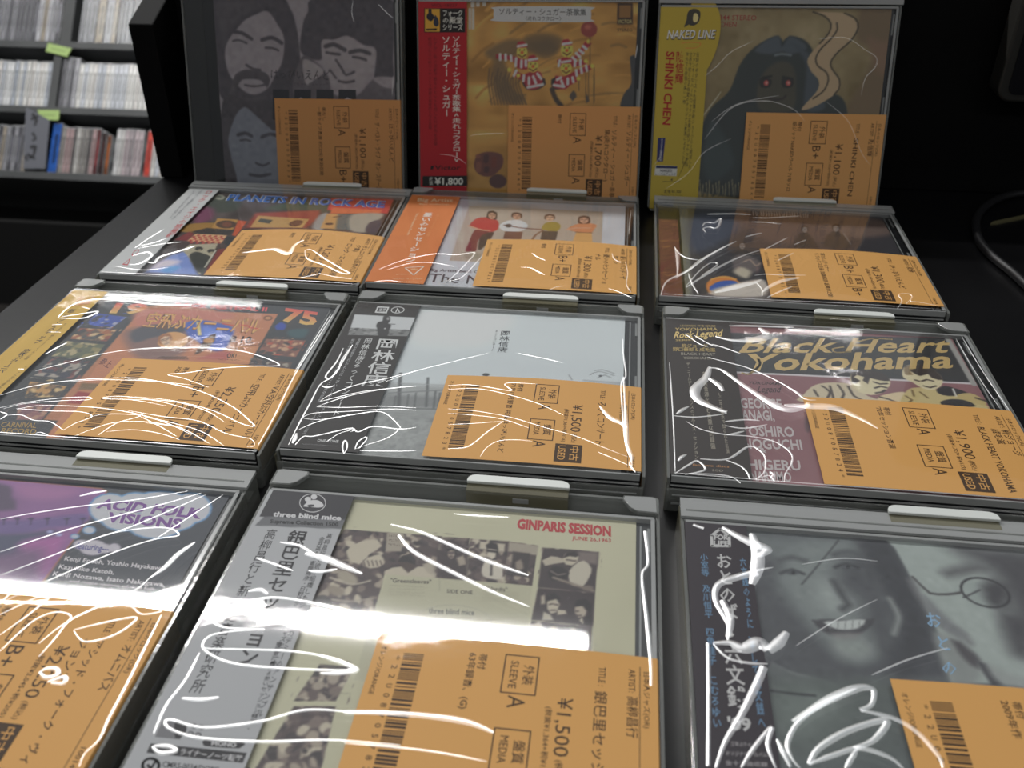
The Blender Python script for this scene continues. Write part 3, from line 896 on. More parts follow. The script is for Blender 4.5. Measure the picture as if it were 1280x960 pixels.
def art_r0r():
    A = View('r0r', 800, 0, 3.69, HC)
    pr, c = cover_print('r0r', 28, 138.4, (104, 92, 66)); c.view = pr.view = A
    c.noise(7, 7, 5); c.noise(30, 3, 6)
    D = lambda p: ((900 + p[0] / 6.095 - 800) * 3.69, (10 + p[1] / 6.095) * 3.69); DD = lambda P: [D(p) for p in P]
    c.poly([(1030, 20), (1170, 20), (1165, 480), (960, 520), (1040, 350), (1080, 230), (1000, 180)], (88, 74, 56), 3)
    c.poly([(1050, 180), (1110, 190), (1160, 200), (1150, 330), (1100, 330)], (98, 78, 62), 3)
    c.poly([(590, 180), (640, 165), (660, 190), (690, 165), (760, 185), (800, 240), (815, 330), (850, 420), (930, 450), (960, 560), (960, 900), (270, 880), (275, 640), (320, 510), (410, 420), (460, 300), (520, 225)], (40, 44, 44), .8)
    c.poly([(585, 185), (640, 168), (655, 215), (690, 170), (745, 190), (770, 222), (700, 250), (660, 238), (600, 250), (530, 235)], (58, 64, 70), 1.2)
    c.poly([(700, 200), (790, 260), (830, 400), (850, 500), (760, 500), (765, 300)], (54, 60, 66), 1.6)
    c.poly([(575, 330), (640, 285), (700, 300), (720, 380), (700, 510), (560, 510), (540, 420)], (56, 54, 46), 1.6)
    c.line(DD([(420, 360), (470, 350), (540, 360)]), 1.2, (86, 92, 96), .6)
    for x in (352, 520):
        c.poly(DD([(x - 50, 540), (x, 530), (x + 40, 545), (x + 30, 600), (x - 40, 605)]), (36, 34, 34), .6)
        c.ell(D((x, 572)), 10, 12, (176, 70, 66), .8); c.ell(D((x + 4, 570)), 5, 6, (206, 110, 104), .5)
    c.line(DD([(380, 690), (420, 700), (480, 690), (500, 670)]), 1.4, (42, 38, 36), .6)
    c.line(DD([(330, 530), (390, 520)]), 1.2, (30, 30, 30), .5); c.line(DD([(480, 525), (550, 540)]), 1.2, (30, 30, 30), .5)
    c.poly([(330, 560), (400, 650), (430, 760), (330, 840), (290, 740)], (52, 62, 64), 2.5, alpha=.5)
    for i in range(40):
        x = 275 + i * 5; c.line([(x, 830 + (i * 7) % 30), (x + 4 - (i % 5), 875), (x + 8 - (i * 3) % 15, 905)], .5, ((34, 36, 34), (118, 110, 84))[i % 3 == 0], .3)
    for i in range(9): c.line([(300 + i * 9, 520 - i * 12), (285 + i * 9, 545 - i * 12)], .5, (130, 126, 108), .3)
    sm = (134, 116, 92); ln = (48, 42, 34)
    c.poly(DD([(710, 30), (800, 60), (845, 120), (830, 190), (760, 270), (690, 350), (665, 410), (700, 490), (750, 550), (740, 630), (620, 770), (700, 760), (830, 690), (910, 620), (910, 540), (850, 460), (845, 410), (900, 330), (1000, 240), (1050, 150), (1030, 80), (950, 40)]), sm, .4)
    for p in ([(710, 30), (800, 65), (845, 120), (830, 190), (760, 270)], [(890, 115), (895, 160), (850, 230), (770, 310), (730, 380), (745, 440), (810, 490), (825, 550), (790, 630), (710, 690)], [(950, 40), (1030, 80), (1052, 150), (1000, 245), (900, 335), (845, 410), (855, 465), (910, 545), (905, 620), (870, 660)]):
        c.line(DD(p), .9, ln, .35)
    c.build(pr, HC)
    for s, y, x1 in (('344 STEREO', 92, 537), ('CHEN', 122, 446)): pr.T(s, (364, y), (x1, y + 2), (366, y - 24), (110, 46, 40), 1)
    O, oc = flat_obi('r0r', .8, 30.5, (146, 128, 48)); O.view = oc.view = View('r0r', 800, 0, 3.69, HO)
    # scalloped head of the strip reaches over the picture
    oc.build(O, HO)
    O.poly([(240, 5), (330, 5), (360, 40), (372, 100), (365, 180), (340, 260), (300, 330), (240, 345)], (146, 128, 48), .0, True)
    dk, rd = (40, 38, 34), (128, 26, 26)
    O.poly([(215, 100), (222, 55), (250, 40), (278, 55), (272, 100), (248, 118), (228, 115)], (52, 50, 44), .05, True); O.poly([(250, 62), (266, 66), (268, 92), (254, 104), (244, 92)], (176, 160, 110), .07, True); O.poly([(212, 100), (226, 60), (236, 100), (204, 126)], (52, 50, 44), .06, True)
    O.T('NAKED LINE', (122, 182), (345, 180), (130, 140), (34, 32, 32), 4); O.T('NAKED LINE', (122, 178), (343, 176), (130, 138), (190, 186, 170), 2, .08)
    O.line([(190, 200), (230, 195), (280, 200), (260, 220), (210, 222)], .3, (170, 90, 50), .06, True)
    O.T('SHINKI CHEN', (122, 236), (104, 578), (160, 238), rd, 3)
    O.V('陳信輝', (166, 236), (160, 388), (206, 238), rd, 3)
    for i, (x, y1, s) in enumerate(((262, 780, '伝説のギタリスト陳信輝が柳ジョージらと結成した'), (246, 770, 'ファンキーなハードロックの名盤が紙ジャケで復刻'), (230, 760, '世界で初となる待望のオリジナル音源によるＣＤ化'), (214, 480, '海外でも評価の高い一枚'))):
        O.V(s, (x - 2, 240), (x - 44 * (y1 - 240) / 600, y1), (x + 12, 241), dk, 1)
    O.poly([(83, 636), (117, 636), (106, 745), (76, 745)], (34, 36, 78)); O.V('オリジナル音源復刻', (96, 640), (88, 742), (108, 641), (180, 178, 190), 1, .06)
    O.poly([(72, 762), (172, 766), (168, 812), (66, 808)], (164, 164, 160)); O.poly([(74, 764), (172, 767), (171, 778), (73, 776)], (30, 34, 66), .05)
    O.T('NAKED', (92, 793), (148, 794), (93, 781), (40, 40, 50), 2, .07); O.T('レーベルディスク', (68, 808), (166, 810), (69, 797), (40, 40, 50), 1, .07)
    O.line([(105, 838), (185, 838)], .3, dk); O.poly([(140, 830), (150, 822), (150, 834)], dk)
    O.T('定価 ¥1,300', (110, 890), (190, 890), (110, 877), dk, 1); O.small((95, 905), (195, 905), (95, 897), 12, dk, 5)
    return pr, O


def art_r1l():
    A = View('r1l', 130, 230, 6.737, HC); B = View('r1l', 280, 230, 5.818, HC)
    pr, c = cover_print('r1l', 18, 135.8, (66, 54, 52)); c.view = A
    c.noise(14, 12, 7)
    c.poly([(900, 130), (1000, 110), (1150, 140), (1120, 220), (980, 240), (880, 230)], (56, 62, 54), 2); c.poly([(780, 200), (920, 210), (900, 300), (760, 330)], (112, 56, 84), 3)
    c.poly([(640, 400), (700, 340), (960, 330), (900, 400)], (150, 110, 44), 1)
    c.ell((975, 112), 45, 22, (150, 150, 134), .8); c.ell((970, 108), 25, 10, (96, 100, 88), .8)
    c.rect([(955, 290), (1130, 300), (1085, 385), (905, 375)], (176, 130, 62)); c.ell((1030, 340), 88, 34, (70, 44, 28), .6); c.ell((1035, 340), 40, 22, (110, 60, 40), .8)
    c.rect([(1130, 305), (1205, 315), (1110, 440), (1080, 430)], (186, 78, 40))
    c.rect([(740, 400), (870, 370), (1100, 390), (1060, 430), (760, 410)], (40, 34, 34), .8)
    c.rect([(590, 470), (720, 400), (760, 420), (700, 480)], (120, 40, 44), 1)
    c.rect([(770, 420), (1035, 432), (985, 500), (700, 480)], (214, 160, 116), .4)
    for i in range(11):
        for j in range(5):
            if (i + j) % 2: x, y = 765 + i * 24 - j * 14, 424 + j * 15 + i * 1.5; c.rect([(x, y), (x + 24, y + 1), (x + 14, y + 15), (x - 12, y + 14)], (168, 62, 60), .2)
    c.rect([(1040, 440), (1100, 450), (1050, 520), (1000, 500)], (34, 36, 40), .6)
    c.rect([(560, 600), (700, 560), (800, 770), (340, 745)], (120, 140, 200), 2); c.poly([(480, 730), (560, 690), (640, 700), (560, 745)], (70, 140, 205), 2); c.poly([(380, 720), (500, 640), (640, 650), (560, 690)], (206, 190, 206), 3)
    c.rect([(720, 510), (960, 500), (900, 620), (820, 750), (800, 760), (700, 600), (660, 560)], (168, 160, 138), .4)
    c.poly([(720, 600), (770, 570), (850, 590), (900, 620), (870, 690), (830, 755), (790, 740), (740, 660)], (44, 46, 42), .6)
    for x, y in ((800, 545), (905, 565)): c.ell((x, y), 34, 18, (40, 40, 36), .4); c.ell((x + 4, y + 14), 18, 10, (150, 140, 116), .4)
    c.rect([(960, 550), (1030, 540), (880, 750), (840, 760)], (120, 44, 40), .6); c.line([(940, 560), (850, 700)], 1, (190, 186, 170), .3)
    c.view = B
    c.poly([(500, 130), (800, 110), (780, 200), (520, 190), (300, 180)], (64, 74, 54), 3); c.rect([(200, 60), (560, 70), (480, 90), (180, 85)], (100, 62, 52), 1.5)
    c.rect([(230, 210), (700, 190), (690, 250), (600, 320), (150, 320)], (150, 62, 46), 2)
    c.rect([(250, 230), (620, 255), (570, 318), (190, 315)], (190, 148, 88), .4); c.rect([(265, 250), (355, 262), (330, 288), (245, 275)], (64, 66, 58), .5); c.poly([(470, 290), (520, 262), (575, 270), (550, 300), (500, 310)], (96, 58, 40), .6)
    c.poly([(690, 230), (760, 215), (720, 330), (640, 320)], (150, 148, 146), 1.5)
    c.rect([(780, 100), (1235, 110), (1190, 215), (750, 190)], (188, 58, 52), .6); c.rect([(790, 170), (1150, 190), (1130, 215), (770, 215)], (214, 104, 60), 1.2)
    c.rect([(750, 215), (860, 220), (830, 330), (700, 322)], (194, 146, 88), .6); c.rect([(830, 220), (960, 220), (930, 335), (810, 330)], (94, 100, 98), 1.5)
    c.poly([(930, 225), (1150, 215), (1130, 260), (1060, 300), (1040, 350), (920, 335)], (160, 152, 138), 1.5); c.poly([(1060, 280), (1140, 265), (1110, 350), (1030, 345)], (56, 52, 66), 1)
    c.ell((765, 290), 30, 8, (60, 40, 40), .4); c.line([(800, 240), (850, 235)], 1.2, (60, 40, 34), .4)
    c.build(pr, HC)
    pr.view = B
    pr.T('PLANETS IN ROCK AGE', (8, 118), (1158, 172), (42, 72), (216, 222, 230), 5, .05); pr.T('PLANETS IN ROCK AGE', (14, 118), (1164, 172), (46, 74), (44, 104, 186), 4, .08)
    O, oc = flat_obi('r1l', 1.6, 20, (190, 192, 192)); O.view = oc.view = View('r1l', 130, 230, 6.737, HO)
    oc.build(O, HO)
    rd, gy = (190, 60, 66), (96, 98, 104)
    O.V('ロック・エイジの惑星群', (868, 52), (510, 450), (925, 56), rd, 3)
    O.V('日本のロック黎明期を彩った名曲を一枚に', (810, 54), (560, 300), (836, 56), gy, 1); O.V('レコード会社の枠を超えた選曲による', (752, 54), (540, 290), (776, 56), gy)
    O.V('○△', (270, 540), (140, 690), (320, 545), rd, 2); O.line([(480, 540), (345, 735)], .8, (70, 70, 74)); O.small((90, 710), (180, 712), (95, 703), 8, gy, 3)
    return pr, O


def art_r1m():
    A = View('r1m', 560, 240, 5.818, HC); E_ = View('r1m', 450, 220, 3.556, HC)
    pr, c = cover_print('r1m', 29, 135.6, (186, 188, 194)); c.view = A
    c.noise(8, 3, 3)
    c.rect([(155, 102), (1128, 142), (1110, 540), (10, 500)], (168, 154, 140), .3); c.poly([(160, 110), (700, 130), (500, 300), (60, 440)], (176, 162, 148), 6, alpha=.6)
    sk = (196, 150, 122)
    c.poly([(160, 240), (215, 190), (300, 185), (362, 210), (368, 260), (340, 285), (290, 290), (220, 270)], (178, 50, 52), .5); c.poly([(200, 275), (300, 290), (270, 320), (220, 350), (200, 430), (130, 430), (150, 370)], (112, 42, 46), .5); c.poly([(240, 320), (330, 290), (310, 340), (260, 400), (220, 420)], (60, 40, 40), .6)
    c.face((320, 172), 30, 26, sk, (58, 42, 38), (60, 40, 36), 10, .5); c.line([(150, 245), (240, 275), (300, 280)], 1.6, sk, .4)
    c.poly([(370, 250), (430, 210), (520, 205), (580, 240), (540, 280), (430, 290)], (206, 206, 208), .5); c.rect([(415, 285), (545, 290), (530, 345), (400, 340)], (104, 66, 52), .4); c.face((500, 178), 32, 22, sk, (70, 46, 36), (60, 40, 36), 5)
    c.line([(410, 240), (470, 250), (540, 262), (680, 272)], 1.3, (96, 50, 40), .3); c.ell((440, 245), 24, 14, (60, 44, 40), .4)
    c.poly([(680, 270), (710, 225), (790, 220), (820, 250), (790, 285), (720, 280)], (146, 128, 48), .5); c.rect([(685, 282), (800, 286), (780, 360), (670, 350)], (66, 58, 52), .4); c.face((740, 190), 32, 22, (206, 166, 136), (78, 52, 40), (60, 40, 36)); c.line([(690, 280), (640, 310), (610, 350)], 1.2, (110, 70, 50), .4)
    c.poly([(870, 270), (930, 235), (1010, 225), (1080, 240), (1060, 275), (1040, 295), (940, 290)], (196, 126, 84), .5); c.rect([(935, 290), (1045, 295), (1050, 365), (905, 360)], (200, 152, 92), .4); c.line([(930, 292), (1048, 297)], .9, (110, 66, 48), .3); c.line([(860, 275), (930, 262), (1030, 262)], 1.4, sk, .4)
    c.face((990, 205), 36, 24, sk, (74, 48, 38), (60, 40, 36), 0, .6)
    c.poly([(110, 450), (170, 430), (250, 470), (150, 490)], (150, 140, 124), 1)
    c.build(pr, HC)
    pr.view = E_
    pr.T('Big Artist Best Collection', (306, 423), (640, 436), (311, 411), (52, 52, 58), 2)
    pr.T('The New', (300, 470), (640, 486), (314, 432), (58, 60, 64), 1)
    O, oc = flat_obi('r1m', 1.2, 31.2, (214, 124, 62)); O.view = oc.view = View('r1m', 450, 220, 3.556, HO)
    oc.noise(5, 4, 2); oc.build(O, HO)
    cr = (232, 200, 160)
    O.T('Big Artist', (252, 113), (412, 116), (256, 98), cr, 2); O.T('Best Collection', (262, 127), (396, 129), (264, 121), cr)
    O.V('憂いのセンセーション', (284, 162), (196, 385), (326, 164), (236, 226, 214), 3); O.V('赤いフォークの世界', (340, 170), (290, 270), (356, 171), (224, 150, 90))
    O.T('The Greatest Series', (252, 164), (208, 262), (262, 166), cr, 1)
    O.line([(200, 408), (284, 402), (238, 440)], .7, (236, 220, 204), .06, closed=True); O.T('WEA', (226, 418), (256, 419), (227, 410), cr, 1)
    O.small((160, 440), (275, 440), (161, 434), 12, cr, 4); O.small((140, 460), (280, 462), (142, 452), 14, cr, 5); O.small((150, 474), (275, 477), (152, 466), 12, cr, 6)
    return pr, O


def art_r1r():
    A = View('r1r', 820, 240, 6.4, HC)
    pr, c = cover_print('r1r', 14, 136, (80, 75, 79)); c.view = A
    c.noise(10, 5, 5)
    c.rect([(180, 90), (270, 100), (290, 830), (200, 830)], (104, 104, 96), 1.2)
    c.rect([(255, 130), (1900, 190), (2150, 600), (1500, 650), (300, 830)], (54, 52, 56), 1)
    c.poly([(260, 200), (700, 180), (640, 330), (300, 480)], (66, 70, 84), 5); c.poly([(700, 180), (1500, 190), (1700, 300), (1100, 420), (760, 330)], (84, 70, 68), 6); c.poly([(1300, 200), (1800, 220), (1900, 330), (1500, 360)], (100, 84, 78), 5)  # brown patches: reflection of the standing slip, painted into the cover
    for x, y, s in ((690, 430, 1), (1190, 300, .9), (1440, 290, 1)):
        c.poly([(x - 80 * s, y + 150), (x - 70 * s, y + 60), (x, y + 20), (x + 70 * s, y + 70), (x + 110 * s, y + 160)], (42, 42, 44), 1.2); c.face((x, y), 26 * s, 26 * s, (132, 124, 120), (38, 36, 38), (50, 46, 46))
    c.poly([(620, 520), (720, 500), (830, 560), (800, 640), (640, 640)], (96, 88, 88), 1.5); c.line([(700, 560), (750, 540), (800, 590), (830, 570)], 1.2, (150, 130, 118), .5)
    c.poly([(400, 750), (440, 700), (540, 680), (640, 700), (690, 760), (640, 800), (450, 820)], (196, 122, 60), .8); c.poly([(430, 760), (520, 712), (640, 715), (640, 770), (460, 800)], (48, 84, 160), .8); c.poly([(440, 790), (560, 750), (850, 700), (860, 830), (470, 830)], (188, 178, 168), 1.6)
    c.poly([(620, 640), (680, 600), (760, 640), (720, 690)], (178, 168, 150), 2)
    for i in range(16): c.line([(440 + i * 13, 705 - 22 * math.sin(i / 15 * 3.1)), (446 + i * 13, 695 - 22 * math.sin(i / 15 * 3.1))], .7, (236, 160, 80), .3)
    c.build(pr, HC)
    pr.view = A
    rnd = random.Random(6)
    for i in range(22): 
        x = 775 + i * 21; y = 150 + i * 1.0
        pr.line([(x, y), (x + rnd.uniform(-6, 10), y + 38)], .5, (166, 152, 142)); 
        if i % 3: pr.line([(x, y + rnd.uniform(0, 30)), (x + 18, y + rnd.uniform(5, 36))], .4, (150, 138, 130), .05)
    pr.line([(1500, 330), (1560, 420)], .4, (130, 120, 114))
    # decorated paper inlay behind the spine
    O = Print(lambda u, v: 0 * u + HC - .1, GAIN['r1r']); oc = Canvas(1.2, 12.6, 1.6, 103.4, (118, 62, 52), .5, GAIN['r1r'])
    rnd = random.Random(2)
    for i in range(40):
        x, y = rnd.uniform(2, 12), rnd.uniform(3, 102); oc.line([(x - 2, y), (x, y + rnd.uniform(-1.5, 1.5)), (x + 2, y + 1)], .7, rnd.choice([(178, 122, 70), (150, 84, 70), (86, 40, 36)]), .4)
    oc.build(O, HC - .1)
    return pr, O


def art_r2l():
    G = View('r2l', 0, 340, 2.909, HC); H = View('r2l', 0, 360, 4.8, HC); I = View('r2l', 160, 360, 4.571, HC)
    pr, c = cover_print('r2l', 17.5, 137, (40, 42, 48)); c.view = H
    c.noise(12, 4, 3)
    mix = [(128, 60, 44), (60, 64, 66), (164, 118, 70), (190, 160, 120), (44, 40, 42), (90, 70, 56), (150, 86, 50)]
    def photo(P, cols, n, sd): c.rect(P, cols[0], .3); c.speckle(P, cols, n, 1.8, sd)
    photo([(575, 150), (760, 175), (660, 245), (520, 215)], [(40, 66, 150), (60, 84, 170), (50, 52, 70), (150, 150, 170)], 40, 1)
    photo([(480, 240), (700, 250), (640, 320), (420, 305)], mix, 70, 2)
    photo([(400, 318), (630, 340), (560, 425), (310, 410)], [(84, 88, 64), (130, 120, 80), (70, 74, 60), (160, 146, 110)], 70, 3)
    photo([(310, 425), (540, 440), (430, 545), (200, 525)], [(50, 50, 54), (120, 70, 66), (150, 140, 130), (44, 44, 60), (90, 40, 44)], 70, 4)
    photo([(180, 560), (400, 590), (350, 650), (150, 660)], [(176, 132, 74), (120, 90, 60), (60, 50, 44), (190, 160, 110)], 50, 5)
    photo([(110, 690), (320, 700), (250, 790), (100, 790)], [(130, 84, 84), (160, 120, 100), (70, 60, 60), (110, 70, 80)], 60, 6)
    c.poly([(870, 110), (1000, 100), (1290, 130), (1300, 420), (390, 800), (260, 790)], (164, 106, 72), .5, False)
    c.view = I
    c.rect([(100, 120), (858, 148), (690, 437), (480, 440), (-40, 460), (-180, 560), (-380, 880), (-480, 870), (-60, 280)], (176, 112, 78), .4)
    c.poly([(60, 130), (420, 125), (600, 150), (500, 200), (200, 210), (60, 230)], (180, 108, 92), 3)
    c.poly([(-30, 260), (100, 220), (180, 250), (330, 230), (340, 340), (250, 400), (60, 400)], (120, 88, 82), 3); c.poly([(20, 250), (140, 210), (330, 220), (300, 260), (150, 280), (40, 310)], (64, 64, 74), 1.5)
    c.poly([(330, 200), (420, 185), (520, 200), (600, 230), (590, 290), (540, 360), (460, 350), (390, 300), (340, 270)], (58, 84, 168), 1.2); c.poly([(430, 220), (520, 240), (500, 300), (430, 280)], (90, 120, 200), 2)
    c.rect([(390, 190), (410, 195), (420, 270), (400, 270)], (206, 184, 110), .5)
    c.poly([(170, 320), (200, 265), (260, 250), (320, 262), (345, 300), (310, 335), (230, 345)], (196, 142, 86), .5); c.face((215, 300), 32, 30, (214, 170, 140), (150, 96, 60), (50, 36, 40), -20)
    c.poly([(380, 380), (420, 320), (470, 270), (500, 260), (490, 310), (430, 360)], (86, 60, 44), .6); c.ell((460, 300), 32, 14, (170, 120, 70), .5)
    c.rect([(585, 330), (740, 335), (690, 430), (560, 420)], (190, 128, 84), 1.5); c.ell((800, 172), 26, 14, (100, 62, 44), .4); c.ell((800, 172), 18, 9, (176, 122, 80), .4)
    c.rect([(520, 360), (600, 365), (560, 410), (400, 405)], (168, 84, 76), 2); c.poly([(-60, 480), (60, 470), (-40, 700), (-200, 860), (-260, 860)], (160, 76, 84), 4, alpha=.7)
    for i in range(10): c.line([(170 + i * 16, 405), (185 + i * 16, 390), (215 + i * 14, 408)], .5, (80, 54, 46), .3)
    def p2(P, cols, n, sd): c.rect(P, cols[0], .3); c.speckle(P, cols, n, 1.6, sd)
    p2([(790, 290), (1015, 300), (960, 395), (740, 375)], [(126, 80, 66), (96, 62, 56), (180, 140, 110), (60, 50, 50), (170, 70, 50)], 70, 8)
    p2([(700, 400), (940, 425), (920, 470), (700, 440)], [(80, 64, 60), (150, 140, 128), (50, 50, 54)], 40, 9)
    c.poly([(840, 215), (870, 195), (905, 210), (890, 240), (850, 240)], (34, 60, 150), .8); c.poly([(920, 240), (1030, 235), (1000, 285), (920, 275)], (40, 84, 92), 1.4, alpha=.7)
    c.view = H
    c.rect([(470, 620), (600, 640), (540, 700), (400, 690)], (140, 40, 44), .8); c.rect([(490, 570), (640, 575), (600, 610), (470, 610)], (110, 84, 52), 1)
    c.build(pr, HC)
    pr.view = I
    pr.T('75', (876, 186), (1076, 214), (900, 114), (206, 76, 70), 5, col2=(226, 166, 92))
    pr.T('ROCK FESTIVAL II', (262, 106), (795, 134), (272, 84), (206, 66, 72), 4); 
    pr.view = G
    pr.T('19', (375, 147), (520, 152), (402, 112), (206, 76, 70), 5, col2=(226, 166, 92))
    pr.view = I
    pr.T('空飛ぶカーニバル', (74, 218), (745, 262), (115, 148), (96, 62, 40), 4); pr.T('空飛ぶカーニバル', (78, 214), (749, 258), (119, 148), (206, 150, 84), 2, .07)
    for x, y in ((540, 205), (640, 210), (690, 225)): pr.line([(x, y), (x + 60, y + 10)], .7, (190, 60, 60), .08)
    pr.T('8.10.', (576, 310), (715, 316), (592, 272), (42, 34, 34), 3); pr.T('SATURDAY', (606, 328), (735, 333), (608, 320), (50, 40, 40), 1); pr.T('GOLD', (566, 355), (660, 360), (572, 336), (70, 48, 40), 2); pr.T('OK!', (562, 398), (618, 401), (568, 372), (52, 40, 36), 2)
    pr.small((510, 412), (640, 416), (511, 404), 10, (60, 44, 40), 2)
    pr.view = G
    for i, s in enumerate(('CARNIVAL', 'RECORD')): pr.T(s, (0, 563 + i * 22), (130, 567 + i * 22), (8, 545 + i * 22), (150, 118, 50), 2)
    pr.view = H
    pr.T('参上', (590, 450), (650, 480), (620, 420), (100, 44, 40), 3)
    O, oc = flat_obi('r2l', 1.8, 18.6, (206, 166, 66)); O.view = oc.view = View('r2l', 0, 360, 4.8, HO)
    oc.noise(5, 4, 3); oc.build(O, HO)
    dk, rd = (56, 46, 36), (184, 76, 44)
    O.T('ロック', (462, 72), (560, 74), (475, 52), rd, 2); O.T('名盤祭', (440, 100), (535, 102), (455, 78), rd, 2)
    O.V('郡山ワンステップ', (425, 125), (190, 335), (462, 128), dk, 3); O.V('空飛ぶカーニバル・ライブ', (150, 365), (-170, 620), (195, 368), dk, 4)
    O.V('七十五年夏の野外フェスティバルの記録', (390, 210), (140, 430), (408, 212), (110, 90, 44)); O.V('ここに完全復刻', (150, 470), (-30, 610), (170, 472), (110, 90, 44))
    return pr, O


def art_r2m():
    J = View('r2m', 340, 360, 2.667, HC); K = View('r2m', 350, 370, 4.8, HC)
    pr, c = cover_print('r2m', 30.5, 134.6, (192, 198, 200)); c.view = J
    c.poly([(495, 72), (800, 90), (700, 200), (470, 200)], (200, 205, 206), 6); c.rect([(470, 200), (1190, 260), (1180, 320), (380, 320)], (184, 190, 193), 14, alpha=.6)
    c.rect([(395, 318), (640, 330), (1180, 318), (1200, 660), (280, 560)], (148, 150, 150), 3); c.rect([(350, 405), (640, 412), (640, 640), (270, 560)], (138, 140, 139), 2)
    c.noise(40, 5, 4, [(345, 415), (640, 420), (640, 640), (270, 560)]); c.noise(90, 6, 5, [(345, 430), (640, 440), (640, 640), (270, 560)])
    c.rect([(385, 355), (580, 365), (560, 400), (365, 395)], (118, 120, 120), 2)
    for x, y0, y1, w in ((428, 285, 395, 1.6), (412, 360, 402, .7), (520, 300, 395, 1.1), (545, 345, 400, .9), (480, 350, 398, .6), (560, 350, 400, .8), (455, 355, 400, .5)): c.line([(x, y0), (x - 6, y1)], w, (84, 86, 88), .4)
    c.line([(390, 350), (580, 340)], .7, (110, 112, 112), .4); c.line([(370, 400), (570, 404)], .8, (92, 94, 94), .4); c.line([(430, 318), (600, 325)], .4, (150, 152, 152), .3)
    for P in ([(1060, 290), (1090, 278), (1140, 292)], [(1085, 300), (1110, 290), (1128, 298)], [(1075, 275), (1100, 272), (1140, 285)]): c.line(P, .4, (110, 112, 116), .3)
    c.ell((1095, 293), 6, 3, (50, 50, 54), .3); c.line([(990, 290), (1000, 306)], .4, (110, 112, 116), .3); c.line([(1040, 308), (1170, 318)], 1, (150, 154, 158), .6)
    c.ell((713, 289), 12, 5, (40, 42, 44), .4)
    c.build(pr, HC)
    pr.view = J
    pr.V('岡林信康', (762, 142), (750, 216), (796, 143), (58, 60, 64), 2); pr.V('ろっくコンサート', (744, 140), (728, 212), (756, 140), (76, 78, 82), 1)
    O, oc = flat_obi('r2m', 1.4, 32, (46, 44, 44), res=.45); O.view = oc.view = View('r2m', 350, 370, 4.8, HO)
    oc.rect([(448, 110), (812, 130), (765, 240), (410, 232)], (196, 200, 202), .25); oc.rect([(425, 192), (790, 205), (766, 240), (410, 232)], (126, 128, 128), .7)
    oc.speckle([(425, 190), (790, 203), (770, 238), (412, 230)], [(80, 82, 84), (150, 152, 152), (104, 106, 106)], 60, .9, 3)
    oc.poly([(615, 150), (620, 122), (645, 116), (664, 130), (660, 150), (650, 165), (668, 175), (655, 205), (645, 240), (590, 238), (588, 205), (576, 180), (590, 155)], (58, 58, 60), .3); oc.ell((648, 136), 8, 9, (150, 150, 150), .3); oc.line([(655, 168), (690, 170)], .5, (60, 60, 62), .25); oc.ell((630, 195), 6, 4, (190, 190, 190), .3)
    oc.build(O, HO)
    wh = (206, 208, 208)
    O.poly([(585, 62), (656, 66), (640, 104), (568, 100)], wh); O.poly([(590, 70), (645, 72), (634, 96), (580, 94)], (70, 70, 72), .05); O.T('東芝', (590, 92), (634, 94), (595, 76), wh, 1, .07)
    el = lambda rx, ry: [(706 + rx * math.cos(t) + 4 * math.sin(t) * -1, 84 + ry * math.sin(t)) for t in np.arange(0, 6.28, .3)]
    O.poly(el(41, 20), wh); O.poly(el(36, 16), (46, 44, 44), .05); O.poly([(690, 100), (705, 70), (722, 100), (712, 96), (705, 84), (698, 98)], wh, .07)
    O.V('岡林信康', (588, 252), (482, 545), (722, 258), wh, 3)
    O.V('岡林信康ろっくコンサート', (512, 252), (300, 722), (560, 254), wh, 1)
    O.V('京都公会堂で行われたはっぴいえんどをバックに', (470, 255), (215, 740), (490, 256), (180, 182, 184), 1); O.V('時代を変えた青年の歌をここに完全収録', (432, 256), (220, 640), (452, 257), (170, 172, 174), 1); O.V('フォークとロックの交差点', (215, 690), (130, 830), (238, 692), (170, 172, 174))
    O.T('ONE-TONE', (222, 874), (350, 880), (226, 858), wh, 2); O.small((130, 892), (350, 906), (132, 884), 26, (170, 170, 172), 5)
    return pr, O


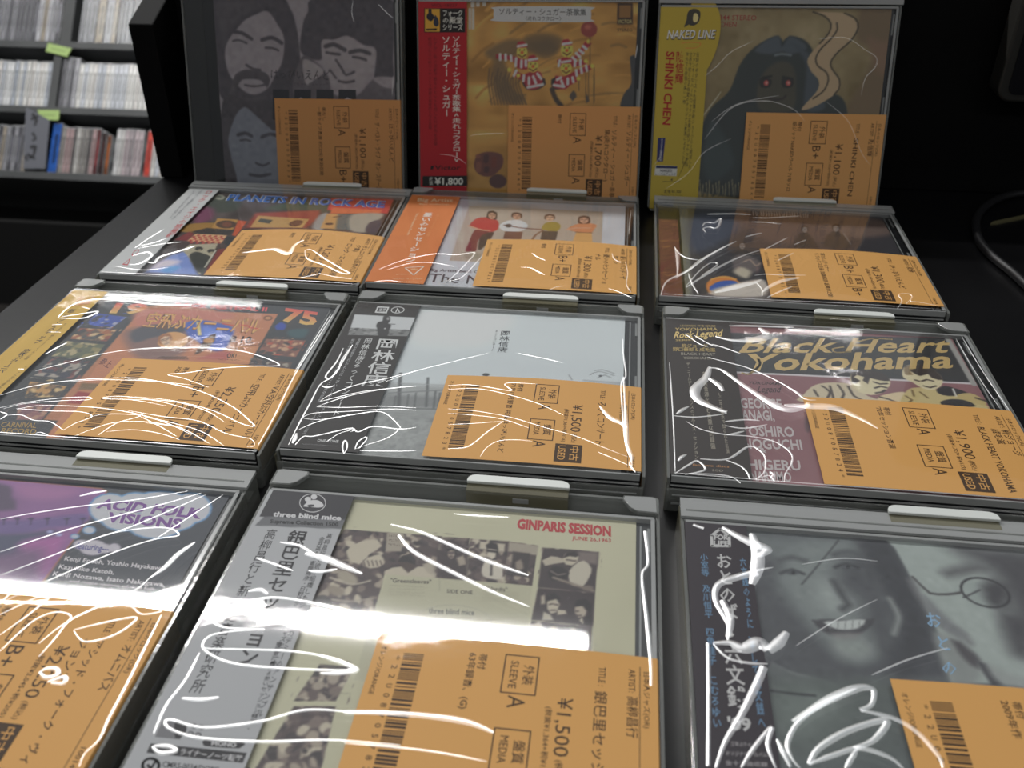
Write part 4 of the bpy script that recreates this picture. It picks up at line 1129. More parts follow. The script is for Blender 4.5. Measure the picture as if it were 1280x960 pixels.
def art_r2r():
    L_ = View('r2r', 810, 370, 2.723, HC); N_ = View('r2r', 980, 400, 4, HC); Mv = View('r2r', 825, 390, 4.173, HC)
    pr, c = cover_print('r2r', 29, 135.4, (128, 88, 92)); c.view = N_
    c.noise(12, 3, 4)
    c.rect([(-400, 60), (820, 92), (945, 315), (-330, 255)], (50, 50, 52), .3)
    c.line([(-335, 258), (60, 275), (945, 318)], 1.4, (196, 190, 192), .3, False); c.line([(815, 88), (950, 322)], 2.6, (150, 148, 144), .4, False)
    cr, dk = (206, 190, 156), (56, 48, 46)
    c.poly([(100, 370), (170, 320), (320, 318), (420, 380), (480, 400), (480, 420), (90, 410)], (190, 176, 150), .4)
    for p in ([(190, 330), (230, 360), (210, 400)], [(270, 325), (300, 370), (280, 400)], [(230, 330), (250, 400)], [(320, 330), (350, 380), (390, 400)], [(150, 350), (170, 380)]): c.line(p, 1.1, (70, 60, 56), .3)
    c.poly([(330, 300), (345, 260), (400, 252), (480, 265), (530, 300), (520, 340), (470, 372), (400, 370), (350, 340)], cr, .4); c.poly([(335, 290), (350, 255), (420, 250), (500, 270), (530, 305), (470, 300), (430, 290), (420, 320), (390, 300), (350, 320)], dk, .4)
    c.poly([(350, 285), (365, 275), (400, 285), (385, 305)], cr, .3)
    for p in ([(455, 340), (480, 332), (512, 338)], [(460, 365), (490, 360), (505, 350)], [(450, 310), (480, 320), (515, 318)]): c.line(p, 1.1, dk, .3)
    c.poly([(480, 380), (600, 360), (600, 410), (480, 410)], (200, 180, 144), .4); c.line([(480, 385), (520, 395), (560, 410)], 1, dk, .3)
    c.poly([(580, 410), (600, 370), (640, 340), (750, 340), (800, 370), (900, 380), (1020, 430), (1030, 450), (600, 430)], (188, 170, 122), .5)
    for p in ([(610, 380), (640, 400), (620, 415)], [(680, 360), (720, 390)], [(640, 350), (650, 380)]): c.line(p, .9, (110, 90, 60), .3)
    c.poly([(590, 260), (610, 228), (670, 222), (740, 245), (790, 290), (785, 330), (740, 350), (690, 340), (640, 310), (600, 290)], cr, .4); c.poly([(600, 235), (680, 222), (750, 250), (795, 300), (740, 290), (720, 270), (680, 280), (640, 260)], dk, .4); c.poly([(600, 240), (640, 225), (660, 240), (630, 255), (645, 275), (610, 275)], (130, 110, 80), .5)
    for p in ([(690, 305), (715, 298), (745, 305)], [(700, 330), (730, 338), (760, 330)], [(655, 300), (675, 305)]): c.line(p, 1, dk, .3)
    c.poly([(760, 350), (800, 330), (850, 340), (920, 365), (860, 380), (790, 375)], (44, 42, 46), .4); c.poly([(780, 410), (840, 395), (930, 405), (960, 430), (850, 440), (790, 430)], (46, 44, 48), .4)
    c.poly([(860, 380), (930, 365), (1000, 400), (1010, 430), (960, 420)], (180, 160, 110), .4); c.line([(845, 345), (860, 380)], .8, (220, 214, 200), .3); c.line([(960, 390), (1010, 405)], 1.2, dk, .4)
    c.view = L_; c.ell((545, 435), 12, 30, (96, 72, 76), .8)
    c.build(pr, HC)
    gold = (186, 158, 104)
    pr.view = L_
    pr.T('Black Heart', (300, 192), (1015, 192), (340, 142), gold, 2); pr.T('Yokohama', (318, 254), (1035, 244), (346, 196), gold, 3)
    pr.line([(320, 262), (345, 265), (380, 235), (375, 215)], 1.2, gold, .05, True); pr.line([(690, 190), (640, 192), (630, 180), (665, 174)], 1., gold, .05, True); pr.line([(700, 160), (760, 146), (830, 148)], 1., gold, .05, True)
    pr.T('YOKOHAMA', (340, 300), (460, 304), (345, 290), (60, 44, 48), 2); pr.T('Legend', (370, 328), (450, 328), (377, 306), (70, 50, 54), 2)
    pr.view = Mv
    gr = (176, 166, 166)
    for s, y, x1 in (('GEORGE', 500, 640), ('YANAGI,', 560, 600), ('YOSHIRO', 645, 705), ('NOGUCHI', 712, 748), ('&', 730, 555), ('SHIGERU', 820, 740), ('NARUMO', 880, 690)):
        x0 = {'&': 520, 'GEORGE': 420, 'YANAGI,': 400, 'YOSHIRO': 425, 'NOGUCHI': 430, 'SHIGERU': 420, 'NARUMO': 470}[s]
        pr.T(s, (x0, y), (x1, y + 6), (x0 - 6, y - (26 if s == '&' else 52)), gr, 3)
    O, oc = flat_obi('r2r', 1.2, 30.6, (66, 62, 61)); O.view = oc.view = View('r2r', 825, 390, 4.173, HO)
    oc.build(O, HO)
    au = (196, 172, 112); gy = (166, 160, 146)
    O.T('LEGENDS THE SERIES', (105, 76), (290, 78), (105, 66), au); O.T('YOKOHAMA', (78, 97), (300, 97), (79, 82), au, 2); O.T('Rock Legend', (68, 138), (322, 126), (80, 102), (222, 196, 132), 3); O.T('SERIES', (80, 152), (180, 150), (80, 143), au, 1)
    O.T('柳ジョージ', (112, 184), (250, 186), (112, 168), au, 2); O.T('野口義郎＆成毛滋', (66, 202), (290, 206), (66, 186), au, 2); O.T('BLACK HEART', (108, 224), (290, 228), (108, 210), gy, 1); O.T('YOKOHAMA', (122, 246), (270, 248), (122, 232), gy, 1)
    O.V('ザ・ゴールデン・カップスのブルース・セッション', (136, 262), (180, 770), (156, 262), gy, 1); O.V('未発表音源を含む貴重な記録盤', (216, 310), (265, 715), (240, 310), gy, 1); O.V('七二年の横浜で録られた名演', (300, 420), (345, 740), (318, 420), gy)
    O.T('fan two discs', (170, 802), (362, 812), (170, 790), (190, 140, 96), 1); O.T('2CD', (270, 830), (330, 833), (270, 820), gy)
    return pr, O


def art_r3l():
    Ov = View('r3l', 0, 590, 4.129, HC)
    pr, c = cover_print('r3l', 3, 138.3, (58, 60, 68)); c.view = Ov
    pic = [(-900, 0), (0, 40), (520, 88), (545, 100), (540, 118), (440, 260), (230, 550), (100, 760), (-1400, 760)]
    c.poly([(-900, -4), (0, 36), (524, 83), (553, 98), (548, 120), (446, 262), (238, 552), (108, 764), (-1400, 770)], (150, 92, 62), .4, False)
    c.poly(pic, (128, 86, 134), .4, False)
    c.noise(10, 6, 3, pic, (1, .6, 1))
    c.poly([(-600, 20), (0, 60), (60, 130), (80, 170), (0, 200), (-600, 120)], (74, 58, 84), 1.5); c.poly([(-900, 200), (0, 250), (440, 215), (430, 270), (240, 290), (0, 320), (-900, 290)], (98, 78, 128), 1.5); c.poly([(-900, 300), (0, 320), (270, 300), (300, 330), (160, 420), (0, 500), (-900, 420)], (64, 66, 92), 2)
    c.poly([(100, 370), (330, 330), (280, 440), (240, 520), (180, 500)], (150, 84, 140), 3); c.poly([(-200, 480), (200, 400), (180, 540), (40, 600), (-300, 600)], (104, 76, 110), 4); c.poly([(100, 60), (400, 90), (300, 140), (120, 130)], (146, 96, 140), 3)
    for x in (20, 90, 160, 245, 345, 428): c.poly([(x - 18, 240), (x, 235), (x + 18, 238), (x + 4, 250), (x + 2, 272), (x - 4, 272), (x - 3, 250)], (58, 46, 78), .5)
    for x, y in ((258, 308), (305, 324)): c.ell((x, y), 16, 8, (150, 150, 190), .5)
    def cloud(L, grow, col, soft):
        for x, y, rx, ry in L: c.ell((x, y), rx + grow, ry + grow * .75, col, soft)
    big = [(570, 190, 105, 75), (700, 160, 90, 50), (830, 165, 150, 62), (990, 185, 95, 75), (640, 250, 110, 50), (800, 270, 140, 70), (900, 240, 110, 60)]
    cloud(big, 10, (92, 136, 180), .5); cloud(big, 0, (178, 178, 184), .4)
    c.ell((460, 300), 36, 22, (92, 136, 180), .4); c.ell((460, 300), 28, 16, (176, 178, 186), .4); c.ell((386, 332), 24, 14, (92, 136, 180), .4); c.ell((386, 332), 18, 9, (168, 172, 184), .4)
    sm = [(420, 375, 40, 24), (480, 390, 70, 38), (540, 395, 40, 22), (590, 392, 30, 22)]
    cloud(sm, 3, (140, 130, 150), .4); cloud(sm, 0, (178, 172, 180), .3)
    c.build(pr, HC)
    pr.view = Ov
    pu = (110, 66, 134)
    pr.T('ACID FOLK', (496, 188), (1020, 242), (530, 138), (210, 200, 214), 7); pr.T('VISIONS', (546, 258), (925, 294), (568, 208), (210, 200, 214), 7)
    pr.T('ACID FOLK', (500, 186), (1024, 240), (532, 138), pu, 5, .08); pr.T('VISIONS', (550, 256), (929, 292), (570, 208), pu, 5, .08)
    pr.T('featuring---', (390, 395), (560, 412), (402, 364), (74, 70, 130), 2)
    wh = (204, 196, 200)
    for s, a, b_, t in (('Kenji Endoh, Yoshio Hayakawa,', (328, 456), (850, 508), (338, 434)), ('Kazuhiko Katoh,', (298, 498), (588, 528), (308, 476)), ('Kenji Nozawa, Isato Nakagawa,', (268, 534), (850, 592), (278, 512))): pr.T(s, a, b_, t, wh, 2)
    pr.T('...and more visions of acid folk', (330, 566), (800, 612), (336, 552), (170, 164, 170), 1)
    return pr, None


def art_r3m():
    S = View('r3m', 400, 640, 3.048, HC)
    pr, c = cover_print('r3m', 31, 135.6, (178, 174, 148), res=.4); c.view = pr.view = S
    c.noise(6, 2, 2)
    br, lt, md = (74, 62, 62), (176, 166, 148), (112, 98, 92)
    def photo(P, n, sd): c.rect(P, br, .2); c.speckle(P, [(56, 48, 50), (90, 76, 74), md, lt, (64, 54, 56), (150, 138, 124)], n, 1.5, sd)
    photo([(95, 66), (265, 78), (245, 240), (205, 390), (-60, 330), (-20, 200)], 150, 3); photo([(255, 78), (465, 92), (440, 250), (245, 236)], 60, 4); photo([(455, 95), (570, 100), (555, 262), (440, 250)], 46, 5); photo([(573, 102), (722, 112), (700, 272), (560, 262)], 60, 6); photo([(720, 112), (830, 128), (808, 282), (703, 272)], 40, 7)
    photo([(848, 135), (1062, 152), (1048, 308), (830, 288)], 60, 8); photo([(830, 290), (1048, 308), (1040, 435), (805, 412)], 40, 9); photo([(805, 415), (1038, 437), (1030, 560), (790, 520)], 60, 10)
    photo([(0, 580), (130, 590), (60, 720), (-100, 720)], 80, 11); photo([(-100, 740), (60, 740), (0, 1000), (-260, 1000)], 90, 12); photo([(-60, 350), (200, 395), (180, 470), (-90, 440)], 50, 13)
    c.poly([(100, 150), (150, 115), (220, 105), (235, 130), (190, 160), (150, 200), (120, 190)], lt, .4); c.poly([(160, 190), (230, 160), (240, 200), (190, 215)], lt, .5)
    for i in range(5): c.line([(165 + i * 16, 185), (172 + i * 16, 205)], .4, br, .2)
    c.rect([(255, 78), (320, 82), (310, 150), (250, 150)], (150, 140, 126), .4); pr.small((262, 95), (312, 98), (260, 84), 6, br, 31); pr.small((262, 112), (312, 115), (260, 101), 6, br, 32); pr.small((260, 130), (308, 133), (258, 118), 6, br, 33)
    c.poly([(300, 180), (320, 165), (350, 168), (362, 190), (356, 220), (335, 236), (312, 225)], (70, 56, 52), .5); c.poly([(298, 190), (310, 168), (345, 160), (366, 180), (364, 200), (330, 190)], (42, 36, 38), .5)
    c.poly([(245, 240), (275, 212), (310, 208), (335, 232), (372, 208), (420, 215), (442, 250)], lt, .4); c.poly([(390, 200), (430, 185), (446, 215), (425, 240), (405, 225)], (160, 150, 134), .6)
    c.poly([(460, 110), (500, 105), (560, 130), (555, 250), (450, 246)], (60, 50, 52), 2); c.face((500, 160), 16, 18, (140, 126, 114), (44, 38, 40), br); c.poly([(520, 175), (545, 165), (556, 200), (530, 205)], (150, 138, 124), .6)
    c.rect([(610, 112), (705, 122), (702, 150), (606, 140)], lt, .5); c.poly([(632, 125), (652, 114), (676, 122), (680, 145), (660, 150), (636, 145)], (46, 38, 40), .4); c.poly([(640, 140), (672, 144), (668, 172), (654, 182), (642, 170)], (186, 176, 160), .4); c.line([(640, 148), (674, 152)], 1.1, (40, 34, 36), .3)
    c.poly([(618, 210), (635, 180), (652, 184), (668, 184), (692, 200), (690, 255), (622, 245)], (184, 176, 162), .4); c.line([(654, 184), (652, 240)], .7, (50, 42, 44), .3)
    c.rect([(720, 114), (832, 130), (826, 165), (716, 150)], (150, 140, 126), .5); c.rect([(735, 150), (800, 158), (790, 250), (725, 240)], (58, 50, 50), .6); c.poly([(745, 190), (765, 180), (775, 215), (750, 225)], (130, 118, 106), .6)
    c.rect([(850, 138), (1060, 154), (1046, 306), (832, 286)], (62, 52, 54), .3); c.rect([(985, 150), (1062, 156), (1056, 200), (980, 190)], (110, 98, 94), 1)
    c.poly([(922, 180), (935, 158), (962, 152), (985, 165), (982, 190), (960, 204), (936, 200)], lt, .4); c.poly([(925, 176), (938, 156), (965, 150), (988, 165), (975, 172), (950, 168)], (48, 40, 42), .4); c.line([(940, 182), (956, 184)], .6, br, .3); c.line([(962, 186), (974, 186)], .6, br, .3)
    c.poly([(845, 185), (880, 168), (925, 178), (932, 192), (890, 198), (858, 205)], (168, 158, 142), .4); c.poly([(945, 240), (965, 205), (1005, 185), (1035, 215), (1025, 250), (1000, 285), (962, 280)], (176, 168, 152), .4)
    c.poly([(868, 228), (890, 205), (925, 210), (950, 232), (930, 262), (885, 262)], (44, 38, 40), .4); c.line([(880, 225), (905, 240), (935, 235)], .5, (120, 108, 100), .3); c.line([(890, 250), (1040, 300)], 1., (130, 118, 106), .4); c.ell((1020, 290), 22, 10, (110, 98, 90), .6)
    c.rect([(832, 292), (1046, 310), (1038, 434), (806, 410)], (58, 48, 50), .3); c.poly([(858, 345), (866, 315), (895, 308), (918, 330), (905, 345), (875, 340)], (40, 34, 36), .4); c.poly([(866, 340), (900, 332), (914, 352), (900, 382), (880, 388), (866, 368)], lt, .4)
    for P in ([(875, 352), (886, 350)], [(894, 352), (906, 354)], [(880, 374), (896, 374)]): c.line(P, .6, br, .25)
    c.poly([(842, 320), (856, 316), (858, 350), (842, 352)], (160, 150, 134), .5); c.poly([(905, 372), (935, 375), (940, 388), (905, 392)], lt, .4); c.poly([(846, 412), (852, 380), (878, 392), (890, 412)], (176, 168, 152), .5)
    c.poly([(968, 360), (980, 335), (1015, 332), (1035, 355), (1030, 385), (1015, 370), (990, 362)], (40, 34, 36), .4); c.poly([(972, 362), (1000, 358), (1016, 378), (1008, 400), (985, 402), (970, 382)], (164, 152, 136), .4); c.line([(974, 378), (984, 378)], .6, br, .25); c.line([(980, 394), (994, 394)], .6, br, .25); c.poly([(1000, 400), (1036, 390), (1034, 434), (990, 430)], (46, 38, 40), .5); c.poly([(988, 412), (1000, 402), (1004, 428)], lt, .3)
    c.rect([(806, 416), (1036, 438), (1030, 560), (790, 520)], (60, 50, 52), .3); c.poly([(800, 430), (838, 418), (856, 450), (838, 490), (832, 525), (792, 505)], (170, 160, 144), .5)
    for x, y in ((888, 440), (962, 446)): c.poly([(x - 12, y - 4), (x, y - 14), (x + 14, y - 4), (x + 10, y + 18), (x - 8, y + 18)], (168, 156, 140), .4); c.poly([(x - 14, y), (x - 8, y - 14), (x + 10, y - 15), (x + 17, y), (x + 4, y - 5)], (40, 34, 36), .3); c.poly([(x - 20, y + 45), (x - 8, y + 20), (x + 14, y + 20), (x + 26, y + 50)], (44, 38, 40), .5)
    c.poly([(880, 462), (890, 462), (886, 490)], lt, .3); c.poly([(950, 500), (965, 475), (995, 478), (1005, 510), (1010, 540), (955, 530)], lt, .5); c.poly([(960, 490), (975, 470), (1000, 480), (1006, 502), (980, 488)], (46, 40, 42), .4); c.poly([(925, 490), (940, 478), (948, 510), (935, 530)], (150, 138, 124), .5)
    c.ell((105, 250), 42, 22, (150, 140, 124), .8, 25); c.ell((60, 300), 34, 18, (134, 122, 108), .8, 20); c.line([(40, 250), (120, 275), (190, 262)], .8, (170, 160, 144), .4); c.line([(20, 330), (110, 340), (200, 330)], .7, (150, 140, 126), .4); c.ell((10, 345), 36, 28, (46, 38, 40), .6); c.ell((185, 345), 18, 16, (150, 138, 124), .6)
    c.rect([(255, 238), (455, 252), (700, 272), (808, 284), (780, 520), (760, 700), (130, 640), (200, 390)], (170, 166, 142), .4)
    c.line([(455, 255), (455, 300)], .3, (150, 146, 126), .2); c.line([(210, 390), (780, 520)], .2, (160, 156, 136), .2)
    c.poly([(340, 420), (375, 402), (425, 445), (410, 455), (360, 440)], (92, 88, 96), .4); c.poly([(585, 445), (640, 420), (665, 455), (640, 465)], (92, 88, 96), .4)
    c.line([(300, 470), (340, 415), (420, 365), (520, 355), (620, 380), (670, 440), (680, 500)], .3, (158, 154, 136), .25)
    c.build(pr, HC)
    pr.view = S
    rd, gy = (166, 44, 50), (92, 86, 80)
    pr.T('GINPARIS SESSION', (750, 62), (1110, 92), (754, 26), rd, 6); pr.T('JUNE 26,1963', (962, 106), (1110, 116), (963, 92), rd, 2)
    pr.T('"Greensleeves"', (266, 268), (424, 274), (268, 252), gy, 2); pr.T('SIDE ONE', (482, 308), (582, 314), (483, 294), gy, 2); pr.T('"Nardis"', (628, 298), (715, 304), (629, 282), gy, 2); pr.T('three blind mice', (414, 386), (588, 394), (416, 364), (84, 82, 86), 1)
    for i, y in enumerate((284, 296, 308, 318)): pr.small((262 - i * 3, y), (400, y + 5), (262 - i * 3, y - 7), 14, (150, 144, 126), i); pr.small((618 - i, y + 22), (760, y + 28), (618 - i, y + 15), 14, (150, 144, 126), i + 9)
    pr.small((430, 404), (580, 410), (430, 398), 14, (140, 134, 120), 21); pr.small((420, 416), (570, 422), (420, 410), 14, (140, 134, 120), 22); pr.small((-10, 690), (120, 700), (-8, 678), 12, (120, 112, 100), 23)
    O, oc = flat_obi('r3m', 1.2, 32.2, (176, 178, 181)); O.view = oc.view = View('r3m', 160, 580, 2.526, HO)
    oc.rect([(440, 70), (735, 80), (690, 176), (405, 166)], (52, 52, 58), .2); oc.rect([(430, 166), (690, 176), (680, 206), (400, 194)], (106, 108, 112), .2); oc.build(O, HO)
    wh, dk = (206, 206, 208), (46, 46, 50)
    ring = lambda r, q: [(583 + r * math.cos(t), 123 + q * math.sin(t)) for t in np.arange(0, 6.28, .25)]
    O.poly(ring(42, 30), wh, .03); O.poly(ring(39.5, 27.8), (52, 52, 58), .05)
    O.poly([(560, 126), (572, 116), (596, 114), (612, 122), (618, 134), (600, 138), (575, 136), (552, 134)], wh, .07, True)
    for x, y in ((568, 112), (587, 104)): O.poly([(x + 10 * math.cos(t), y + 8 * math.sin(t)) for t in np.arange(0, 6.28, .5)], wh, .08)
    O.poly([(566, 130), (585, 128), (590, 134), (570, 136)], (60, 60, 66), .1, True)
    O.T('three blind mice', (458, 165), (672, 178), (462, 150), wh, 5); O.T('Supreme Collection 1500', (448, 186), (664, 197), (450, 174), (44, 44, 48), 4)
    O.V('銀巴里セッション', (512, 208), (330, 640), (572, 212), dk, 4)
    O.V('高柳昌行と新世紀音楽研究所', (440, 205), (188, 725), (476, 207), dk, 1)
    O.V('高柳昌行と彼が組織したジャズアカデミーのアンサンブル', (630, 218), (400, 800), (648, 220), dk, 1); O.V('金井英人・富樫雅彦・日野皓正、日本ジャズ史の一夜', (606, 230), (445, 640), (624, 231), dk, 1)
    O.V('銀巴里における熱いセッション模様。', (470, 560), (375, 840), (488, 562), dk, 1)
    O.poly([(110, 810), (180, 818), (165, 870), (85, 862)], (120, 120, 124)); O.poly([(150, 812), (184, 826), (178, 856), (150, 866)], dk, .05, True)
    for x, y in ((208, 828), (232, 832), (198, 852), (222, 856)): O.line([(x + 8 * math.cos(t), y + 7 * math.sin(t)) for t in np.arange(0, 6.28, .7)], .3, dk, .05, closed=True)
    O.poly([(245, 866), (362, 874), (370, 886), (352, 898), (240, 890), (234, 878)], dk, .04, True); O.T('MONO', (262, 888), (342, 894), (264, 874), wh, 4, .07)
    O.poly([(72, 882), (376, 912), (362, 944), (58, 912)], dk); O.T('ライナーノーツ転載', (160, 916), (358, 940), (166, 900), wh, 3, .06)
    O.T('CMRS-0034/DOPC', (106, 956), (285, 975), (111, 938), dk, 2); O.line([(72 + 26 * math.cos(t), 952 + 22 * math.sin(t)) for t in np.arange(0, 6.28, .3)], .8, dk, closed=True); O.line([(62, 950), (72, 962), (88, 938)], .8, dk)
    return pr, O


def art_r3r():
    U = View('r3r', 820, 610, 2.743, HC); Wv = View('r3r', 1000, 640, 3.693, HC)
    pr, c = cover_print('r3r', 20, 136, (84, 88, 90), res=.45); c.view = U
    lt, md, dk = (140, 148, 146), (96, 102, 102), (54, 54, 58)
    c.poly([(310, 150), (620, 160), (780, 170), (840, 260), (900, 400), (1010, 650), (800, 640), (350, 660)], (62, 63, 68), 2, False)
    c.poly([(330, 150), (600, 165), (700, 180), (760, 230), (720, 330), (700, 560), (560, 540), (430, 420), (350, 250)], (100, 105, 106), 8)
    c.poly([(480, 210), (600, 180), (720, 210), (760, 320), (780, 420), (830, 430), (790, 520), (740, 590), (640, 590), (560, 520), (470, 400), (430, 290)], (116, 122, 121), 5)
    c.poly([(650, 230), (760, 250), (800, 380), (830, 450), (780, 560), (720, 470), (690, 380), (620, 330)], (70, 71, 75), 6); c.poly([(690, 180), (800, 190), (860, 300), (940, 500), (880, 640), (820, 640), (840, 440), (760, 300)], (52, 52, 57), 4)
    c.poly([(560, 330), (590, 320), (650, 400), (600, 420), (560, 390)], (140, 146, 144), 5); c.line([(610, 320), (640, 370), (660, 400), (640, 415)], 2.2, (66, 67, 70), 1.2)
    c.poly([(540, 455), (600, 450), (680, 455), (740, 450), (700, 500), (620, 510), (570, 490)], (64, 62, 66), .8); c.poly([(575, 460), (640, 455), (718, 452), (690, 482), (620, 484)], (176, 180, 178), .5)
    for x in (600, 625, 650, 675, 698): c.line([(x, 456), (x - 2, 482)], .3, (120, 122, 122), .2)
    c.line([(540, 455), (620, 500), (720, 480), (745, 450)], .8, (60, 58, 62), .5); c.poly([(600, 500), (700, 500), (680, 520), (620, 520)], (120, 118, 118), 1.5); c.poly([(600, 530), (700, 520), (740, 560), (680, 590), (620, 580)], (128, 134, 131), 4)
    for x, y in ((468, 290), (655, 270)): c.line([(x - 40, y + 2), (x, y - 10), (x + 38, y + 4)], 1.2, (50, 50, 54), .6); c.ell((x, y), 20, 8, (70, 72, 76), .8); c.ell((x + 3, y), 6, 6, (36, 36, 40), .4); c.line([(x - 45, y - 42), (x, y - 52), (x + 45, y - 40)], 2, (72, 74, 77), 1.2)
    c.line([(800, 380), (832, 440), (815, 500)], 1.6, (130, 134, 132), 1); 
    c.poly([(320, 240), (420, 260), (400, 330), (560, 520), (640, 600), (700, 660), (480, 740), (350, 600)], (72, 73, 77), 5)
    for i in range(14): c.line([(400 + i * 6, 600 + i * 3), (370 + i * 16, 660), (350 + i * 30, 740)], .5, (112, 116, 116), .5, alpha=.7)
    c.rect([(390, 640), (820, 660), (880, 960), (400, 960)], (80, 86, 84), 5); c.poly([(420, 700), (560, 690), (640, 760), (520, 860), (420, 800)], (98, 106, 102), 6)
    c.line([(395, 695), (470, 705), (545, 712)], .7, (36, 36, 40), .4); c.line([(625, 180), (560, 260), (500, 330)], .5, (58, 58, 62), .4)
    c.view = Wv
    c.poly([(370, 100), (460, 130), (760, 170), (1300, 190), (1400, 800), (700, 790), (640, 560), (580, 440), (510, 300), (440, 170)], (150, 158, 154), .8, False)
    c.poly([(720, 160), (1060, 180), (1300, 260), (1300, 520), (1080, 620), (1000, 640), (980, 480), (900, 300), (820, 230)], (62, 60, 64), 8); c.poly([(650, 280), (700, 255), (820, 240), (860, 260), (760, 290), (680, 300)], (84, 84, 86), 3)
    c.poly([(760, 330), (860, 330), (900, 420), (820, 440), (770, 390)], (138, 146, 143), 4); c.poly([(840, 340), (900, 320), (960, 340), (950, 430), (880, 430)], (60, 58, 62), 3); c.poly([(930, 470), (1060, 520), (1034, 660), (980, 600)], (58, 56, 60), 5)
    el = [(855 + 112 * math.cos(t) * 1. + 10 * math.sin(t), 372 + 66 * math.sin(t) + 30 * math.cos(t) * .6) for t in np.arange(0, 6.6, .3)]
    c.line(el, .8, (44, 42, 46), .3); c.line([(520, 300), (560, 340), (600, 375), (680, 380), (742, 372)], .9, (58, 54, 56), .4); c.line([(755, 395), (830, 360)], .6, (58, 56, 60), .3)
    c.line([(515, 320), (560, 400), (640, 500), (760, 570), (780, 600)], 2.2, (108, 108, 110), 1.5); c.poly([(580, 390), (660, 470), (760, 560), (740, 590), (640, 520)], (112, 114, 116), 2)
    c.poly([(620, 560), (720, 590), (830, 690), (820, 780), (700, 790)], (128, 132, 130), 2); c.poly([(700, 590), (740, 600), (830, 680), (820, 720), (760, 680)], (68, 64, 68), 1.5); c.poly([(820, 690), (860, 700), (940, 800), (890, 800)], (50, 48, 54), 1)
    c.poly([(860, 700), (1000, 760), (1200, 780), (1200, 830), (940, 800)], (140, 144, 142), 2)
    c.noise(60, 2.5, 6)
    c.build(pr, HC)
    bl = (128, 162, 192)
    pr.view = Wv
    for s, x, y in (('お', 582, 525), ('と', 628, 632), ('の', 655, 745)): pr.T(s, (x, y), (x + 78, y + 6), (x - 10, y - 56), bl, 2)
    O, oc = flat_obi('r3r', 1.4, 21.4, (62, 57, 63)); O.view = oc.view = View('r3r', 860, 640, 3, HO)
    oc.build(O, HO)
    wh = (196, 196, 196); b2 = (110, 146, 178)
    O.line([(90, 128), (88, 88), (120, 64), (154, 90), (156, 128)], 1.0, wh, closed=True); O.T('FOR', (97, 103), (150, 104), (97, 84), wh, 5); O.T('LIFE', (95, 124), (152, 126), (95, 107), wh, 5); O.small((95, 134), (155, 134), (95, 130), 7, wh, 2)
    O.V('おとのば・文銭\'09'[:4], (100, 155), (125, 410), (162, 156), wh, 4); O.V('・六文銭', (128, 425), (150, 735), (195, 427), wh, 4); O.T("'09", (148, 815), (238, 820), (146, 768), wh, 4)
    O.V('小室等　及川恒平　四角佳子　こむろゆい', (44, 155), (92, 812), (74, 156), b2, 2); O.V('六文銭のように、そして六文銭へ', (192, 170), (265, 815), (216, 171), b2, 2)
    O.T('三年ぶりの', (160, 876), (240, 880), (159, 862), (176, 172, 174), 1); O.T('オリジナルアルバム', (140, 912), (300, 918), (139, 898), (176, 172, 174), 1); O.T('全十二曲収録', (140, 948), (300, 955), (139, 934), (176, 172, 174), 1)
    return pr, O


for k in POSE: ART[k] = globals()['art_' + k]

# ------------------------------------------------------------------ the twelve packaged discs, with the folds of their film
def cr(key, x0, y0, s, *lines):
    v = View(key, x0, y0, s, .9)
    return [(v, p, w) for w, p in lines]


RIM = [(MM, [(1, .6), (40, .3), (90, .5), (141, .4)], .8)]       # film drawn over the front edge of the lid
make_disc('r0l', 'grey disc cover of three long-haired faces, leftmost of the standing back row', 'corner',
          dict(title=['ザ・ベスト・ライブ・オン・ステージ'], artist=['はっぴいえんど'], price='¥1,100', tax='(税抜¥1,000+税¥100)', grade=('A', 'B+'), note=['帯なし', '一部ライブ音源 初CD化音源収録'], tsize=2.6, bulge=.5, shift=(1, 1)),
          cr('r0l', 220, 0, 4, (.5, [(1010, 20), (1060, 70), (1085, 90)]), (.4, [(885, 0), (878, 60), (890, 110)]), (.4, [(1085, 380), (1080, 480)])), .05, 3, (14, 14, 15))
make_disc('r0m', 'standing disc with red paper strip and tan cover of small striped clowns', 'corner',
          dict(title=['ソルティー・シュガー茶歌', '集(走れコウタロー)'], artist=['ソルティー・シュガー'], price='¥1,700', tax='(税抜¥1,545+税¥155)', grade=('A', 'A'), note=['帯付'], store='日本のポップス(OR)', code='*22U087057840*', tsize=3.6, bulge=.4, shift=(1, 1)),
          cr('r0m', 500, 0, 3.84, (.35, [(340, 655), (370, 645), (500, 640)]), (.3, [(190, 740), (260, 750), (322, 790)]), (.5, [(1140, 215), (1130, 280)])), .05, 4, (14, 14, 15))
make_disc('r0r', 'standing disc with yellow paper strip and dark long-haired figure with red eyes', 'bar',
          dict(title=['SHINKI CHEN'], artist=['陳信輝'], price='¥1,100', tax='(税抜¥1,000+税¥100)', grade=('B+', 'A'), note=['帯付', '紙ジャケNAKEDラベル 71年ソロ'], code='*22U087057854*', tsize=6, bulge=.6, shift=(0, 1.5)),
          cr('r0r', 800, 0, 3.69, (.35, [(300, 640), (420, 500), (570, 465), (700, 500), (760, 560)]), (.3, [(300, 350), (360, 300), (420, 240), (520, 190)]), (.3, [(820, 180), (950, 175), (1040, 230), (1090, 265), (1085, 310), (1040, 360), (1020, 440)]), (.3, [(330, 560), (450, 480), (640, 440)]), (.3, [(860, 470), (960, 560), (1020, 700), (1060, 760)]), (.3, [(120, 870), (220, 800), (300, 700), (420, 640)])), .12, 5, (40, 36, 20))
